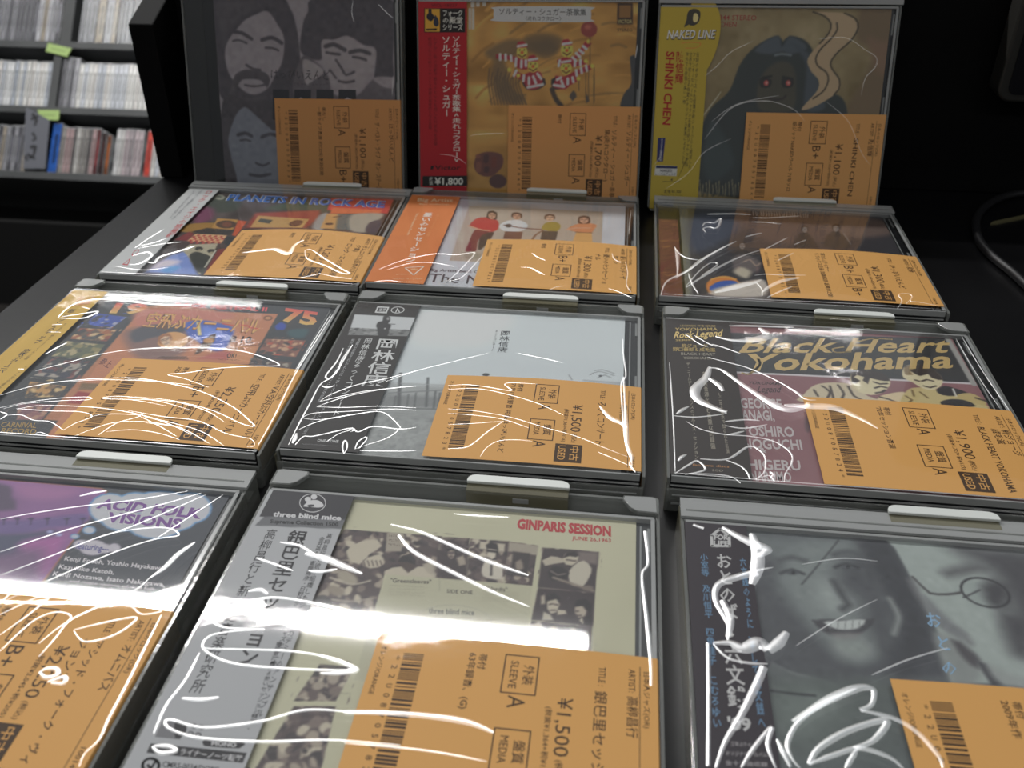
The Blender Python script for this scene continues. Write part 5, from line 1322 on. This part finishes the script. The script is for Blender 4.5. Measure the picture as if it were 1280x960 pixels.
make_disc('r1l', 'disc with pale strip of red lettering and colourful collage cover, left of the second row', 'bar',
          dict(title=['ロック・エイジの惑星'], artist=['オムニバス(日本のロッ', 'ク集)'], price='¥1,200', tax='(税抜¥1,091+税¥109)', grade=('A', 'A'), note=['帯付'], bulge=2.4, tsize=4, shift=(0, 2)),
          RIM + cr('r1l', 130, 230, 6.737, (2.2, [(215, 675), (300, 665), (400, 600), (360, 570), (240, 600)]), (2.6, [(360, 650), (420, 660), (470, 610), (600, 570), (760, 520)]), (1.2, [(260, 535), (380, 450), (500, 380)]), (.9, [(280, 540), (500, 500), (650, 485)]), (1.0, [(290, 520), (420, 490), (520, 455)]), (.8, [(100, 690), (330, 720), (540, 700)])) +
          cr('r1l', 280, 230, 5.818, ([.5, 2.5, 5.5, 6, 3, 1], [(130, 505), (260, 495), (380, 490), (470, 520), (520, 460), (580, 428)]), (1.6, [(590, 500), (640, 495), (740, 555), (860, 620), (915, 648), (860, 650), (740, 600), (640, 570), (600, 545), (590, 500)]), (.9, [(540, 690), (640, 670), (700, 655)]), (.7, [(690, 655), (800, 675), (930, 690)])), .05, 6)
make_disc('r1m', 'disc with orange paper strip and photo of four people standing in a row', 'corner',
          dict(title=['憂いのセンセーショ', 'ナル'], artist=['憂いのバンド・ザ', 'セブン'], price='¥1,300', tax='(税抜¥1,182+税¥118)', grade=('B+', 'A'), note=['帯付'], tsize=4, bulge=1.4),
          cr('r1m', 450, 220, 3.556, (1.1, [(85, 412), (200, 370), (330, 345), (430, 348), (500, 338), (505, 350), (440, 420), (385, 468)]), (1.0, [(385, 465), (450, 450), (520, 380), (545, 350)]), (.8, [(120, 415), (230, 385), (330, 385), (420, 400)]), (1.2, [(765, 348), (790, 365), (825, 380)]), ([.4, .8, 1.8, .6], [(715, 408), (760, 412), (800, 432), (822, 442)]), (.8, [(60, 468), (130, 462), (180, 470)]), (.8, [(1120, 345), (1130, 370), (1160, 385)]), (.8, [(1180, 380), (1190, 430), (1185, 480), (1205, 515)]), (.7, [(840, 510), (870, 495), (905, 490)]), (.9, [(1105, 500), (1155, 515), (1210, 540)]), (.8, [(1205, 150), (1200, 200), (1195, 260)])), .06, 7)
make_disc('r1r', 'disc with dark group photo under crinkled film and narrow red inlay', 'bar',
          dict(title=['ひっぴいえんど'], artist=['和幸'], price='¥1,300', tax='(税抜¥1,182+税¥118)', grade=('B+', 'B+'), note=['帯なし(ライナー', 'リラックス企画 加藤和彦 坂崎幸之助'], tsize=4, bulge=1.6, shift=(0, 3)),
          RIM + cr('r1r', 820, 240, 6.4, (3, [(410, 175), (520, 172), (640, 172), (760, 180)]), (2, [(370, 270), (400, 240), (470, 240), (520, 210), (490, 280), (420, 275), (380, 290), (400, 320)]), (1.6, [(770, 205), (900, 205), (1050, 195), (1150, 190)]), (1.2, [(765, 238), (880, 242), (1000, 255)]), (1.6, [(715, 358), (780, 340), (845, 328)]),
             ([.6, 3, 2, .6], [(150, 435), (170, 500), (175, 600), (170, 670)]), (1.3, [(150, 440), (200, 500), (260, 530), (350, 545)]), ([.6, 2.4, 2.4, .8], [(40, 820), (90, 710), (250, 630), (350, 550), (470, 480), (640, 395)]), (1.4, [(150, 690), (300, 600), (430, 500), (600, 410)]), ([1, 2.6, 2, .6], [(240, 760), (400, 660), (600, 550), (720, 500), (830, 465)]), (1.2, [(240, 750), (340, 640), (430, 570), (490, 570), (470, 600), (360, 670)]), (1.4, [(260, 650), (290, 730), (340, 810)]), (1.2, [(860, 465), (950, 420), (1050, 370)]), (1.2, [(1105, 430), (1150, 410), (1200, 390)]),
             ([2, 7, 9, 6, 1], [(470, 800), (560, 775), (680, 745), (790, 720), (840, 700)]), (1.1, [(790, 665), (880, 655), (1000, 665), (1200, 672)]), ([1, 4, 5, 2.4], [(850, 800), (900, 760), (1000, 715), (1140, 690)]), (1.2, [(970, 552), (1030, 525), (1100, 495)]), (1.6, [(890, 840), (980, 800), (1090, 760)]), (.8, [(850, 830), (845, 770), (800, 720)])) +
          cr('r1r', 940, 300, 5.12, (1.1, [(930, 440), (960, 390), (940, 350), (1000, 345), (1025, 360), (1015, 390), (1060, 395), (1120, 405), (1200, 420)]), (.9, [(985, 410), (1015, 380)])), .2, 8)
make_disc('r2l', 'disc with mustard strip and crowded festival photo cover marked 75', 'corner',
          dict(title=['空飛ぶカーニバル'], artist=['V.A(空飛ぶカーニバル)'], price='¥2,250', tax='(税抜¥2,045+税¥205)', grade=('B+', 'A'), note=['帯付', '2CD'], tsize=4.6, bulge=.7, shift=(0, 1)),
          RIM + cr('r2l', 0, 360, 4.8, ([1, 3, 3, 2.5, 2], [(470, 80), (600, 62), (760, 75), (950, 95), (1150, 98)]), (1.0, [(610, 35), (800, 40), (1150, 58)]), (1.4, [(345, 175), (400, 120), (470, 80)]), (1.6, [(350, 178), (480, 180), (540, 165), (585, 138), (470, 155), (370, 170)]), (.9, [(490, 110), (540, 122)]), (.9, [(310, 218), (375, 215)]), (.7, [(290, 260), (365, 262)]), ([.5, 1.6, .5], [(270, 395), (330, 360), (400, 325)]), (1.2, [(110, 484), (145, 484)]),
             (.8, [(210, 495), (400, 445), (620, 390), (850, 362), (1050, 358), (1150, 362)]), (.9, [(0, 640), (180, 590), (400, 555), (620, 540), (850, 545), (1150, 605)]), (.7, [(400, 560), (620, 548), (900, 560), (1150, 585)]), (.7, [(0, 715), (180, 680), (400, 655), (540, 652), (530, 668), (400, 672), (160, 690), (20, 722)]), (.7, [(1150, 735), (950, 680), (750, 650), (640, 652), (620, 662), (800, 672), (1000, 710)]), (.9, [(100, 725), (220, 705), (420, 705), (620, 720), (820, 755), (1000, 810), (1150, 880)]), (.8, [(100, 720), (300, 735), (480, 740), (550, 768), (450, 810), (380, 850)]), (.8, [(550, 770), (640, 755), (840, 765), (700, 810), (590, 880)]), (.7, [(440, 890), (540, 850), (700, 805), (900, 805), (1100, 840)]), (.7, [(840, 770), (960, 830), (1060, 890)]), (.9, [(0, 785), (40, 755), (0, 740)]), (.8, [(40, 760), (130, 760), (200, 790), (300, 800), (380, 850)]), (.7, [(640, 860), (800, 850), (950, 870), (1080, 910)]), (.7, [(210, 870), (240, 862), (290, 880)])) +
          cr('r2l', 160, 360, 4.571, (1.0, [(0, 360), (150, 345), (400, 342), (600, 355), (740, 385), (865, 440), (700, 450), (500, 465), (340, 488), (230, 498), (320, 520), (460, 570)]), (.9, [(0, 520), (200, 540), (420, 595), (600, 680), (715, 775), (715, 790), (640, 770), (480, 700), (250, 645), (40, 622)]), (.7, [(0, 635), (250, 650), (440, 700), (555, 768)]), (1.0, [(1170, 150), (1080, 290), (960, 480), (830, 740), (740, 900)]), (.8, [(1160, 145), (1060, 300), (950, 480)]), (.8, [(0, 700), (200, 735), (400, 760), (560, 830), (700, 860), (720, 900), (680, 905)]), (.7, [(90, 735), (250, 770), (420, 820), (550, 900)]), (.7, [(100, 770), (300, 800), (470, 890)])), .04, 9)
make_disc('r2m', 'disc with black strip and white cover of an empty field, middle of the third row', 'corner',
          dict(title=['ろっくコンサート'], artist=['岡林信康'], price='¥1,500', tax='(税抜¥1,364+税¥136)', grade=('A', 'A'), note=['帯付', '71年10月野音 共演:はっぴいえんど'], store='日本のロック(OR)', code='*22U087057823*', bulge=1.2),
          cr('r2m', 350, 370, 4.8, (1.3, [(380, 310), (340, 390), (275, 475), (300, 490), (345, 440), (435, 290)]), (1.0, [(435, 290), (370, 380), (350, 440), (300, 490), (240, 530), (180, 640), (110, 770), (50, 890)]), ([.8, 2.2, .8], [(250, 535), (285, 545), (325, 535)]), (.8, [(240, 628), (300, 590), (460, 530), (640, 492), (720, 470), (815, 448)]), (.8, [(240, 630), (320, 610), (500, 570), (720, 545), (816, 540)]), (.7, [(220, 660), (400, 600), (600, 560), (816, 536)]), (.8, [(220, 662), (400, 666), (600, 658), (816, 668)]), (.8, [(130, 730), (200, 700), (400, 690), (660, 675), (816, 682)]), (.8, [(130, 730), (250, 738), (420, 712), (560, 690), (640, 705), (710, 770), (716, 795), (640, 850), (520, 890), (450, 915)]), (.8, [(110, 800), (200, 760), (330, 725), (560, 692)]), (1.2, [(90, 890), (140, 840), (200, 838), (330, 810), (430, 790), (470, 812), (560, 780), (716, 795), (816, 785)]), (.6, [(280, 870), (360, 820), (440, 800)]), (.6, [(400, 790), (440, 805), (420, 812)]), ([1, 3, 1], [(75, 880), (90, 850), (98, 820)]), (1.0, [(385, 945), (375, 900), (388, 862), (402, 880), (400, 915), (385, 940)]), (1.0, [(450, 915), (470, 870), (515, 842), (518, 860), (470, 912)]), (.8, [(480, 925), (700, 928), (816, 925)])) +
          cr('r2m', 340, 360, 2.667, (.7, [(380, 310), (480, 275), (620, 240), (720, 218)]), (.8, [(820, 218), (900, 235), (970, 252)]), (1.2, [(1170, 168), (1172, 220), (1180, 290), (1165, 320), (1170, 420), (1180, 520), (1200, 580), (1195, 605)])) +
          cr('r2m', 560, 460, 5.333, (.9, [(0, 115), (120, 112), (240, 128), (420, 160), (380, 120), (420, 108), (600, 118)]), (.8, [(0, 140), (200, 142), (400, 185), (600, 245), (770, 320)]), (.7, [(0, 270), (200, 292), (420, 335), (640, 400), (860, 460), (1040, 530), (1200, 590)]), (.7, [(0, 300), (180, 318), (360, 345), (540, 405)]), (1.1, [(0, 535), (110, 530), (180, 495), (260, 430), (370, 360)]), (.7, [(215, 590), (260, 530), (340, 488), (460, 482), (560, 492)]), ([.6, 3, 5, 2], [(1010, 255), (1080, 330), (1160, 370), (1190, 400)]), ([1.2, 1.6, 3, 1], [(1172, 60), (1182, 250), (1190, 400), (1195, 500), (1225, 590), (1215, 640), (1250, 690)]), (.8, [(1000, 560), (1100, 600), (1200, 645)]), (.6, [(0, 375), (150, 372), (370, 360)])), .04, 10)
make_disc('r2r', 'disc with dark grey strip and maroon cover, gold script over two men', 'corner',
          dict(title=['BLACK HEART YOKOHAMA'], artist=['柳ジョージ', '成毛滋'], price='¥1,900', tax='(税抜¥1,727+税¥173)', grade=('A', 'A'), note=['帯付', "'72年セッション音源"], code='*22U087057824*', tsize=3.8, bulge=.9),
          RIM + cr('r2r', 825, 390, 4.173, ([1.2, 4, 9, 10, 2], [(290, 125), (380, 145), (480, 145), (560, 120), (520, 80)]), (2.6, [(360, 70), (480, 70), (700, 78)]), (1.2, [(270, 165), (340, 185), (420, 215)]), (1.3, [(250, 235), (340, 258), (460, 290), (600, 350), (740, 430)]), ([1, 3, 4, 5, 8, 9, 2], [(255, 290), (320, 300), (430, 375), (560, 460), (660, 505), (760, 490), (772, 470)]), ([2, 7, 9, 7, 3], [(260, 285), (240, 340), (185, 400), (200, 455), (290, 500), (350, 520)]), ([3, 5, 2], [(260, 345), (310, 380), (330, 410)]), (1.1, [(68, 538), (180, 545), (300, 535), (350, 525)]), ([.8, 3, .8], [(85, 530), (120, 505), (150, 490)]), (1.0, [(140, 570), (220, 610), (330, 635), (480, 648), (600, 675), (680, 730), (690, 780), (655, 840), (650, 885)]), (1.6, [(340, 570), (440, 560), (520, 565)]), (1.2, [(340, 590), (440, 605), (560, 585)]), (1.4, [(350, 640), (440, 620)]), ([.7, 1.8, 1, .8], [(210, 765), (350, 765), (460, 700), (520, 720), (550, 760), (545, 830), (500, 870)]), (1.2, [(345, 770), (420, 800), (460, 840), (468, 870)]), (1.3, [(80, 838), (150, 795), (195, 775), (235, 820), (130, 845)]), ([.8, 2.4, .8], [(95, 775), (115, 752), (138, 742)]), (.9, [(150, 840), (300, 845), (380, 860), (420, 890)]), (.9, [(530, 860), (570, 850), (600, 880)]), ([1, 2.4, 1], [(575, 830), (595, 845), (580, 862)]), (.8, [(130, 110), (200, 160), (250, 180)]), (.8, [(180, 120), (260, 165), (300, 180)]), (.9, [(50, 260), (60, 400), (72, 600), (80, 830)])) +
          cr('r2r', 980, 400, 4, ([2, 8, 9, 4, 1], [(0, 425), (120, 430), (250, 440), (380, 495), (470, 545)]), (1.2, [(0, 320), (60, 360), (110, 395), (160, 400)]), (.9, [(890, 80), (1000, 260), (1130, 450)]), (.7, [(860, 90), (960, 260), (1080, 440)])), .12, 11)
make_disc('r3l', 'disc with purple cover and lettered thought cloud, left of the front row', 'bar',
          dict(title=['アシッド・フォーク・ヴィ', 'ジョンズ'], artist=['オムニバス'], price='¥2,250', tax='(税抜¥2,045+税¥205)', grade=('B+', 'B+'), note=['帯付', '2CD'], store='日本のロック(OR)', tsize=4.2, bulge=1.2, shift=(0, 4)),
          cr('r3l', 0, 590, 4.129, (.9, [(0, 240), (200, 205), (450, 170), (700, 140), (970, 95)]), (1.0, [(0, 412), (300, 310), (600, 225), (850, 160), (1040, 105)]), (.8, [(0, 540), (250, 440), (480, 345), (700, 270), (1060, 115)]), (.9, [(480, 345), (620, 305), (780, 285), (880, 290), (920, 325), (800, 345), (600, 410), (300, 545), (0, 690)]), (.8, [(800, 345), (1150, 115)]), ([.6, 3, 3.4, 1], [(770, 550), (850, 490), (920, 420), (1005, 360)]), (.9, [(360, 775), (540, 690), (700, 610), (770, 550)]), ([.6, 2.4, .8], [(410, 122), (480, 105), (550, 95)]), (1.0, [(645, 672), (720, 665), (800, 690), (830, 715), (735, 735), (690, 705), (645, 680)])) +
          cr('r3l', 0, 740, 4.364, (1.0, [(0, 135), (120, 80), (220, 35), (275, 35), (180, 120), (60, 205), (0, 245)]), (1.1, [(0, 335), (100, 240), (200, 160), (300, 122), (375, 130), (385, 160), (300, 220), (215, 290)]), (.9, [(0, 75), (100, -20)]), (1.0, [(215, 360), (300, 265), (385, 165), (520, 95), (650, 25)]), (1.3, [(405, 215), (540, 180), (740, 140), (680, 205), (580, 255), (460, 275), (405, 220)]), (1.2, [(880, 120), (780, 320), (680, 520), (590, 690), (540, 800), (460, 880), (430, 950)]), ([1, 2.4, 2.4, 2.4, 1], [(215, 450), (250, 425), (310, 425), (310, 460), (250, 470), (220, 445)]), ([1, 2.4, 1.2], [(260, 495), (310, 480), (355, 465), (350, 500), (280, 500)])), .03, 12)
make_disc('r3m', 'disc with silver strip and cream cover of session photos under a red title', 'corner',
          dict(title=['銀巴里セッション'], artist=['高柳昌行'], price='¥1,500', tax='(税抜¥1,364+税¥136)', grade=('A', 'A'), note=['帯付', '63年録音、(G)'], store='日本人ジャズ(OR)', tsize=4.6, bulge=.9),
          cr('r3m', 400, 640, 3.048, ([1, 3, 2.6, 2.4, 1], [(795, 240), (640, 185), (480, 115), (380, 72), (270, 45)]), ([1.5, 3.2, 2.8, 2.4, .8], [(300, 85), (360, 150), (500, 225), (660, 305), (795, 362)]), ([.6, 2, .6], [(510, 5), (600, 12), (720, 18)]), ([2, 1.2, 2, 1], [(1240, 72), (1250, 190), (1228, 240), (1245, 400), (1260, 560), (1262, 660)]), (1.1, [(0, 365), (150, 405), (300, 440), (420, 465)]), (2.4, [(0, 545), (80, 570), (140, 600), (60, 612), (0, 612)])) +
          cr('r3m', 160, 580, 2.526, (1.6, [(860, 515), (720, 470), (600, 440), (470, 420), (380, 432), (300, 460), (275, 495), (310, 515), (430, 520)]), ([2, 6, 5, 1], [(560, 280), (620, 295), (680, 320), (740, 345)]), (2, [(570, 335), (610, 338), (660, 330)]), (1.8, [(480, 245), (540, 255), (590, 285)]), (1.6, [(405, 295), (450, 310), (520, 335)]), ([1, 3, 1], [(380, 400), (420, 395), (440, 410)]), (1.4, [(430, 520), (340, 525), (260, 540), (235, 575), (280, 610), (360, 632), (520, 645), (690, 650), (710, 640), (640, 610), (520, 590), (420, 585), (240, 580)]), (1.2, [(225, 595), (180, 680), (120, 760), (80, 850)]), ([1, 2.4, 1], [(170, 738), (230, 742), (285, 735)]), (1.4, [(859, 790), (720, 782), (560, 775), (420, 810), (240, 830), (130, 805), (125, 830), (220, 862), (420, 875), (640, 870), (859, 888)]), (2, [(75, 890), (100, 910), (150, 905), (130, 890), (80, 888)])) +
          cr('r3m', 430, 790, 3.2, ([2, 2.4, 3, 3.6, 1.4], [(0, 318), (160, 322), (360, 340), (500, 365), (598, 405)]), (1.0, [(0, 442), (150, 455), (360, 480), (570, 520)])), .025, 13)
make_disc('r3r', 'disc with grey photo of a smiling face beside a face in round glasses', 'bar',
          dict(title=['おとのば・六文銭'], artist=['六文銭'], price='¥1,700', tax='(税抜¥1,545+税¥155)', grade=('A', 'A'), note=['帯付', '2009年作'], bulge=1.2, tsize=4),
          cr('r3r', 860, 640, 3, ([2, 5, 8, 6, 2], [(130, 55), (190, 90), (255, 120), (300, 140), (260, 165)]), ([3, 8, 9, 3], [(240, 80), (262, 150), (258, 215), (240, 270)]), ([1, 2, 3, 5, 5], [(150, 480), (150, 420), (105, 330), (115, 270), (190, 240), (260, 225)]), ([3, 4, 2], [(130, 330), (160, 400), (150, 470)]), ([1.4, 3, 8, 10, 4], [(95, 490), (160, 490), (210, 510), (270, 490), (300, 520)]), (1.4, [(95, 492), (150, 545), (230, 565), (300, 568)]), ([5, 7, 3], [(300, 520), (340, 490), (370, 450)]), ([4, 4, 3, 2, 1], [(285, 580), (260, 640), (200, 760), (140, 860), (105, 958)]), ([1.6, 1.4], [(75, 490), (78, 640), (76, 950)]), (1.8, [(200, 958), (250, 880), (315, 805), (300, 870), (330, 958)]), ([1, 2.6, 1], [(335, 850), (360, 900), (385, 955)]), (2.0, [(630, 660), (520, 710), (420, 780), (375, 860), (390, 920), (420, 958)]), ([2, 2], [(20, 45), (60, 60)]), (1, [(180, 240), (240, 220), (320, 205)])) +
          cr('r3r', 820, 610, 2.743, ([2, 3, 5, 5, 2, 2], [(470, 800), (580, 730), (690, 685), (745, 690), (740, 740), (700, 760)]), (2.2, [(700, 760), (820, 790), (900, 840), (970, 920), (985, 960)]), ([1.6, 3.4, 3, 3, 1.6], [(525, 945), (560, 890), (660, 830), (790, 795), (750, 860), (680, 890)]), (2.2, [(525, 945), (620, 910), (700, 890), (800, 920), (850, 960)]), (2.0, [(690, 895), (650, 960)]), (.8, [(740, 640), (860, 590), (1000, 550)]), (.6, [(500, 260), (640, 240), (760, 250)]), (.5, [(480, 540), (620, 450), (760, 380)])), .09, 14)

# ------------------------------------------------------------------ the tilted shelf unit beyond the counter
TILT = math.radians(40)
EU, EN, EX = np.array([0, math.sin(TILT), math.cos(TILT)]), np.array([0, -math.cos(TILT), math.sin(TILT)]), np.array([1., 0, 0])
P0 = on_depth(58, 133, 2250); P0[0] = 0


def rack_at(x, y):               # (x, u) on the plane of the shelf fronts
    d = ray(x, y)
    q = C0 + d * (((P0 - C0) @ EN) / (d @ EN)) - P0
    return q @ EX, q @ EU


w0 = W(*P0)
RM = Matrix([[1, 0, 0, w0[0]], [0, EU[1], -EN[1], w0[1]], [0, EU[2], -EN[2], w0[2]], [0, 0, 0, 1]])     # axes: x, u (up the slope), depth (-n)
RM = Matrix([[1, 0, 0, w0[0]], [0, EU[1], EN[1], w0[1]], [0, EU[2], EN[2], w0[2]], [0, 0, 0, 1]])
M_RACK = solid('dark_grey_shelf_board', (74, 76, 77), .55, .15, 8)
M_RACKB = solid('black_shelf_back', (12, 12, 12), .8)
U_ROW = [rack_at(60, y)[1] for y in (53.2, 134.5, 216.5)]     # tops of the three boards
rack = empty('disc_shelf', Matrix.Translation((w0[0] - 1.6, w0[1] + .2, 0)))
tag(rack, 'dark grey tiered shelf unit full of discs, beyond the left end of the counter', 'shelf')
inv = Matrix.Translation((w0[0] - 1.6, w0[1] + .2, 0)).inverted() @ RM


def rack_part(mb, name, mat, **k):
    o = mb.build(name, mat, rack, **k); o.matrix_local = inv
    return o


for u in U_ROW + [U_ROW[0] + 181]:
    b = MB(); b.box(-2750, -700, u - 19, u, -158, 9); rack_part(b, 'shelf_board', M_RACK, bevel=1)
b = MB(); b.box(-2750, -700, U_ROW[2] - 60, U_ROW[0] + 330, -176, -158); rack_part(b, 'back_panel', M_RACKB)
for (xa, ya), wd, r in (((65, 133), 22, 1), ((82, 53), 30, 0)):
    x, _ = rack_at(xa, ya)
    b = MB(); b.box(x - wd / 2, x + wd / 2, U_ROW[r], U_ROW[r] + 162, -157, 4); rack_part(b, 'divider', M_RACK, bevel=1)
lowp = P0 + EU * (U_ROW[2] - 19)
b = MB(); b.box(-2750, -700, lowp[1] + 4, lowp[1] + 330, FLOOR_Z, lowp[2] - 124)
o = b.build('base_cabinet', M_RACKB, rack, off=(0, 0, OFFW[2])); o.matrix_local = Matrix.Translation((w0[0] - 1.6, w0[1] + .2, 0)).inverted()

_sm = {}
def sm(col, rough=.25):
    k = tuple(col)
    if k not in _sm: _sm[k] = solid('spine_print', col, rough, .35, 45, .6, .25)
    return _sm[k]


M_CASE = solid('film_wrapped_case', (196, 198, 200), .18, .6, 40, .9, .6)
proto = {}


def shelf_disc(x, row, wd, col, label, group=None, h=125, depth=138, lean=0., name='shelved_disc', cat='CD', glint=True):
    k = (round(wd, 1), tuple(col), h)
    u = U_ROW[row]
    if k not in proto:
        b = MB()
        b.box(-wd / 2, wd / 2, 0, h, -depth, -1.2, 1)
        b.box(-wd / 2 + .5, wd / 2 - .5, 3, h - 3, -1.2, 0, 0)
        b.box(-wd / 2 + .3, wd / 2 - .3, .3, 2.6, -1.2, .5, 1); b.box(-wd / 2 + .3, wd / 2 - .3, h - 2.6, h - .3, -1.2, .3, 1)
        b.box(-wd * .12, wd * .2, h * .2, h * .78, 0, .1, 2)
        dk = tuple(np.array(col) * (.55 if sum(col) > 240 else 1.7))
        o = b.build(name, [sm(col), M_CASE, sm(np.clip(dk, 0, 235))], bevel=.4)
        proto[k] = o
    else:
        o = proto[k].copy(); COL.objects.link(o)
    o.matrix_world = RM @ Matrix.Translation((x * .001, u * .001 + .0003, 0)) @ Matrix.Rotation(lean, 4, 'Z')
    tag(o, label, cat, group)
    return o


def run(row, px0, px1, y, cols, wpx, label, group, seed, h=125):
    rnd = random.Random(seed)
    xa, xb = rack_at(px0, y)[0], rack_at(px1, y)[0]
    x = xa; i = 0
    while x < xb - 5:
        wd = rnd.choice(wpx)
        if x + wd > xb + 1: break
        shelf_disc(x + wd / 2, row, wd, cols[rnd.randrange(len(cols))], label, group, h + rnd.choice((0, 0, -2, 1.5)))
        x += wd + rnd.choice((.6, .8, 1.6, 2.6)); i += 1


gr = [(150, 150, 156), (108, 108, 114), (190, 190, 196), (78, 78, 84), (160, 150, 136)]
wh = [(236, 238, 240), (206, 210, 218), (242, 240, 234), (186, 192, 202), (230, 224, 220)]
run(0, -22, 73, 53, gr, (9, 10.5, 12), 'grey film-wrapped disc on the upper shelf left of the wide dark divider', 'discs left of the divider on the upper shelf', 1, 140)
run(0, 97, 190, 55, [(128, 130, 136), (104, 108, 116), (150, 152, 158), (150, 138, 118), (84, 86, 92)], (10.5, 12, 20), 'grey disc on the upper shelf right of the wide dark divider', 'discs right of the divider on the upper shelf', 2, 140)
run(1, -24, 59, 134, wh, (9, 10.5), 'bright film-wrapped disc on the middle shelf left of the narrow divider', 'discs left of the divider on the middle shelf', 3)
run(1, 71.5, 92, 136, gr[:3], (10.5,), 'taller grey disc right beside the narrow divider on the middle shelf', 'taller discs beside the divider', 4, 140)
run(1, 93, 215, 139, wh, (10.5, 12, 12), 'bright white disc on the middle shelf right of the narrow divider', 'white discs on the middle shelf', 5)
run(2, -24, 30, 214, gr, (10.5, 9), 'grey disc on the lower shelf left of the lettered card', 'grey discs on the lower shelf', 6)
shelf_disc(rack_at(64.5, 214)[0], 2, 24, (38, 92, 176), 'bright blue case on the lower shelf beside the lettered card', h=136)
run(2, 71.5, 115, 216, [(196, 194, 190), (150, 146, 142), (210, 208, 206), (100, 96, 96), (176, 150, 150)], (9, 10.5), 'pale disc on the lower shelf right of the blue case', 'pale discs right of the blue case', 7)
x0 = rack_at(117.5, 217)[0]
for i, (c, t) in enumerate((((86, 40, 42), 'maroon disc next to the pale discs on the lower shelf'), ((44, 22, 22), 'dark brown disc in the shadowed gap of the lower shelf'), ((110, 62, 30), 'rust brown disc at the end of the dark gap on the lower shelf'))):
    shelf_disc(x0 + i * 15, 2, 11, c, t, h=125 - 8 * i)
run(2, 140, 178, 219, [(206, 204, 202), (190, 176, 180), (216, 216, 216), (170, 160, 164)], (10.5, 12), 'pale disc on the lower shelf beside the red one, near the black cheek', 'pale discs by the red one', 8)
shelf_disc(rack_at(182.5, 220)[0], 2, 15, (206, 70, 56), 'red disc at the right end of the lower shelf, against the black cheek')
run(2, 187, 215, 220, wh, (10.5,), 'white disc behind the black cheek at the end of the lower shelf', 'white discs at the lower shelf end', 9)

# lettered divider card, and the two green shelf tags
V1 = lambda px, py: rack_at(px, py)
b = MB()
q = [V1(37.5, 137), V1(66, 153), V1(57.5, 211.5), V1(30, 211.5)]
b.prism([tuple(p) for p in q][::-1], 0, 2, 0)
ink = solid('brush_ink', (46, 46, 50), .6)
for P, w in (([(45, 145), (50, 152), (47, 160)], 5), ([(43, 152), (53, 148)], 4), ([(44, 168), (48, 175), (43, 178)], 4), ([(40, 186), (47, 184), (44, 196), (38, 199)], 5), ([(36, 194), (46, 200)], 4), ([(33, 196), (36, 202)], 4)):
    pts = [V1(*p) for p in P]
    for a, c in zip(pts[:-1], pts[1:]):
        a, c = np.array(a), np.array(c); e = c - a; nn = np.array([-e[1], e[0]]) / np.hypot(*e) * w
        b.add([(*(a - nn), 2.1), (*(c - nn * .6), 2.1), (*(c + nn * .6), 2.1), (*(a + nn), 2.1)], [(0, 1, 2, 3)], 1)
ub, ut = q[3][1], q[0][1]        # it leans out of the shelf, over the board above
b.v = [(x, u, n + 2 + 13 * (u - ub) / (ut - ub)) for x, u, n in b.v]
o = b.build('divider_card', [solid('grey_card', (104, 106, 114), .5), ink]); o.matrix_world = RM
tag(o, 'grey divider card with dark brush lettering on the lower shelf by the blue case', 'card')
M_GREEN = solid('pale_green_card', (166, 192, 118), .6)
for P, t in (([(63, 56.2), (92.5, 62.8), (86.8, 73.3), (60, 66.5)], 'tilted pale green shelf tag atop the middle shelf divider'), ([(50, 139.5), (77.3, 139.8), (76, 152.3), (58, 151.6), (52, 146)], 'pale green shelf tag behind the lettered card above the blue case')):
    b = MB(); q = [tuple(V1(*p)) for p in P]
    b.prism(q[::-1], 9.4, 10.4, 0)
    c = np.mean(q, 0); e = (np.array(q[1]) - np.array(q[0])); e /= np.hypot(*e); nn = np.array([-e[1], e[0]])
    for i in range(7): 
        s = c + e * (i - 3) * 5.5; b.add([(*(s - e * 2 - nn * 2.5), 10.5), (*(s + e * 2 - nn * 2), 10.5), (*(s + e * 1.5 + nn * 2.5), 10.5), (*(s - e * 1.6 + nn * 1.5), 10.5)], [(0, 1, 2, 3)], 1)
    o = b.build('shelf_tag', [M_GREEN, solid('tag_lettering', (130, 154, 92), .6)]); o.matrix_world = RM
    tag(o, t, 'tag')

bpy.data.objects.remove(_to, do_unlink=True)
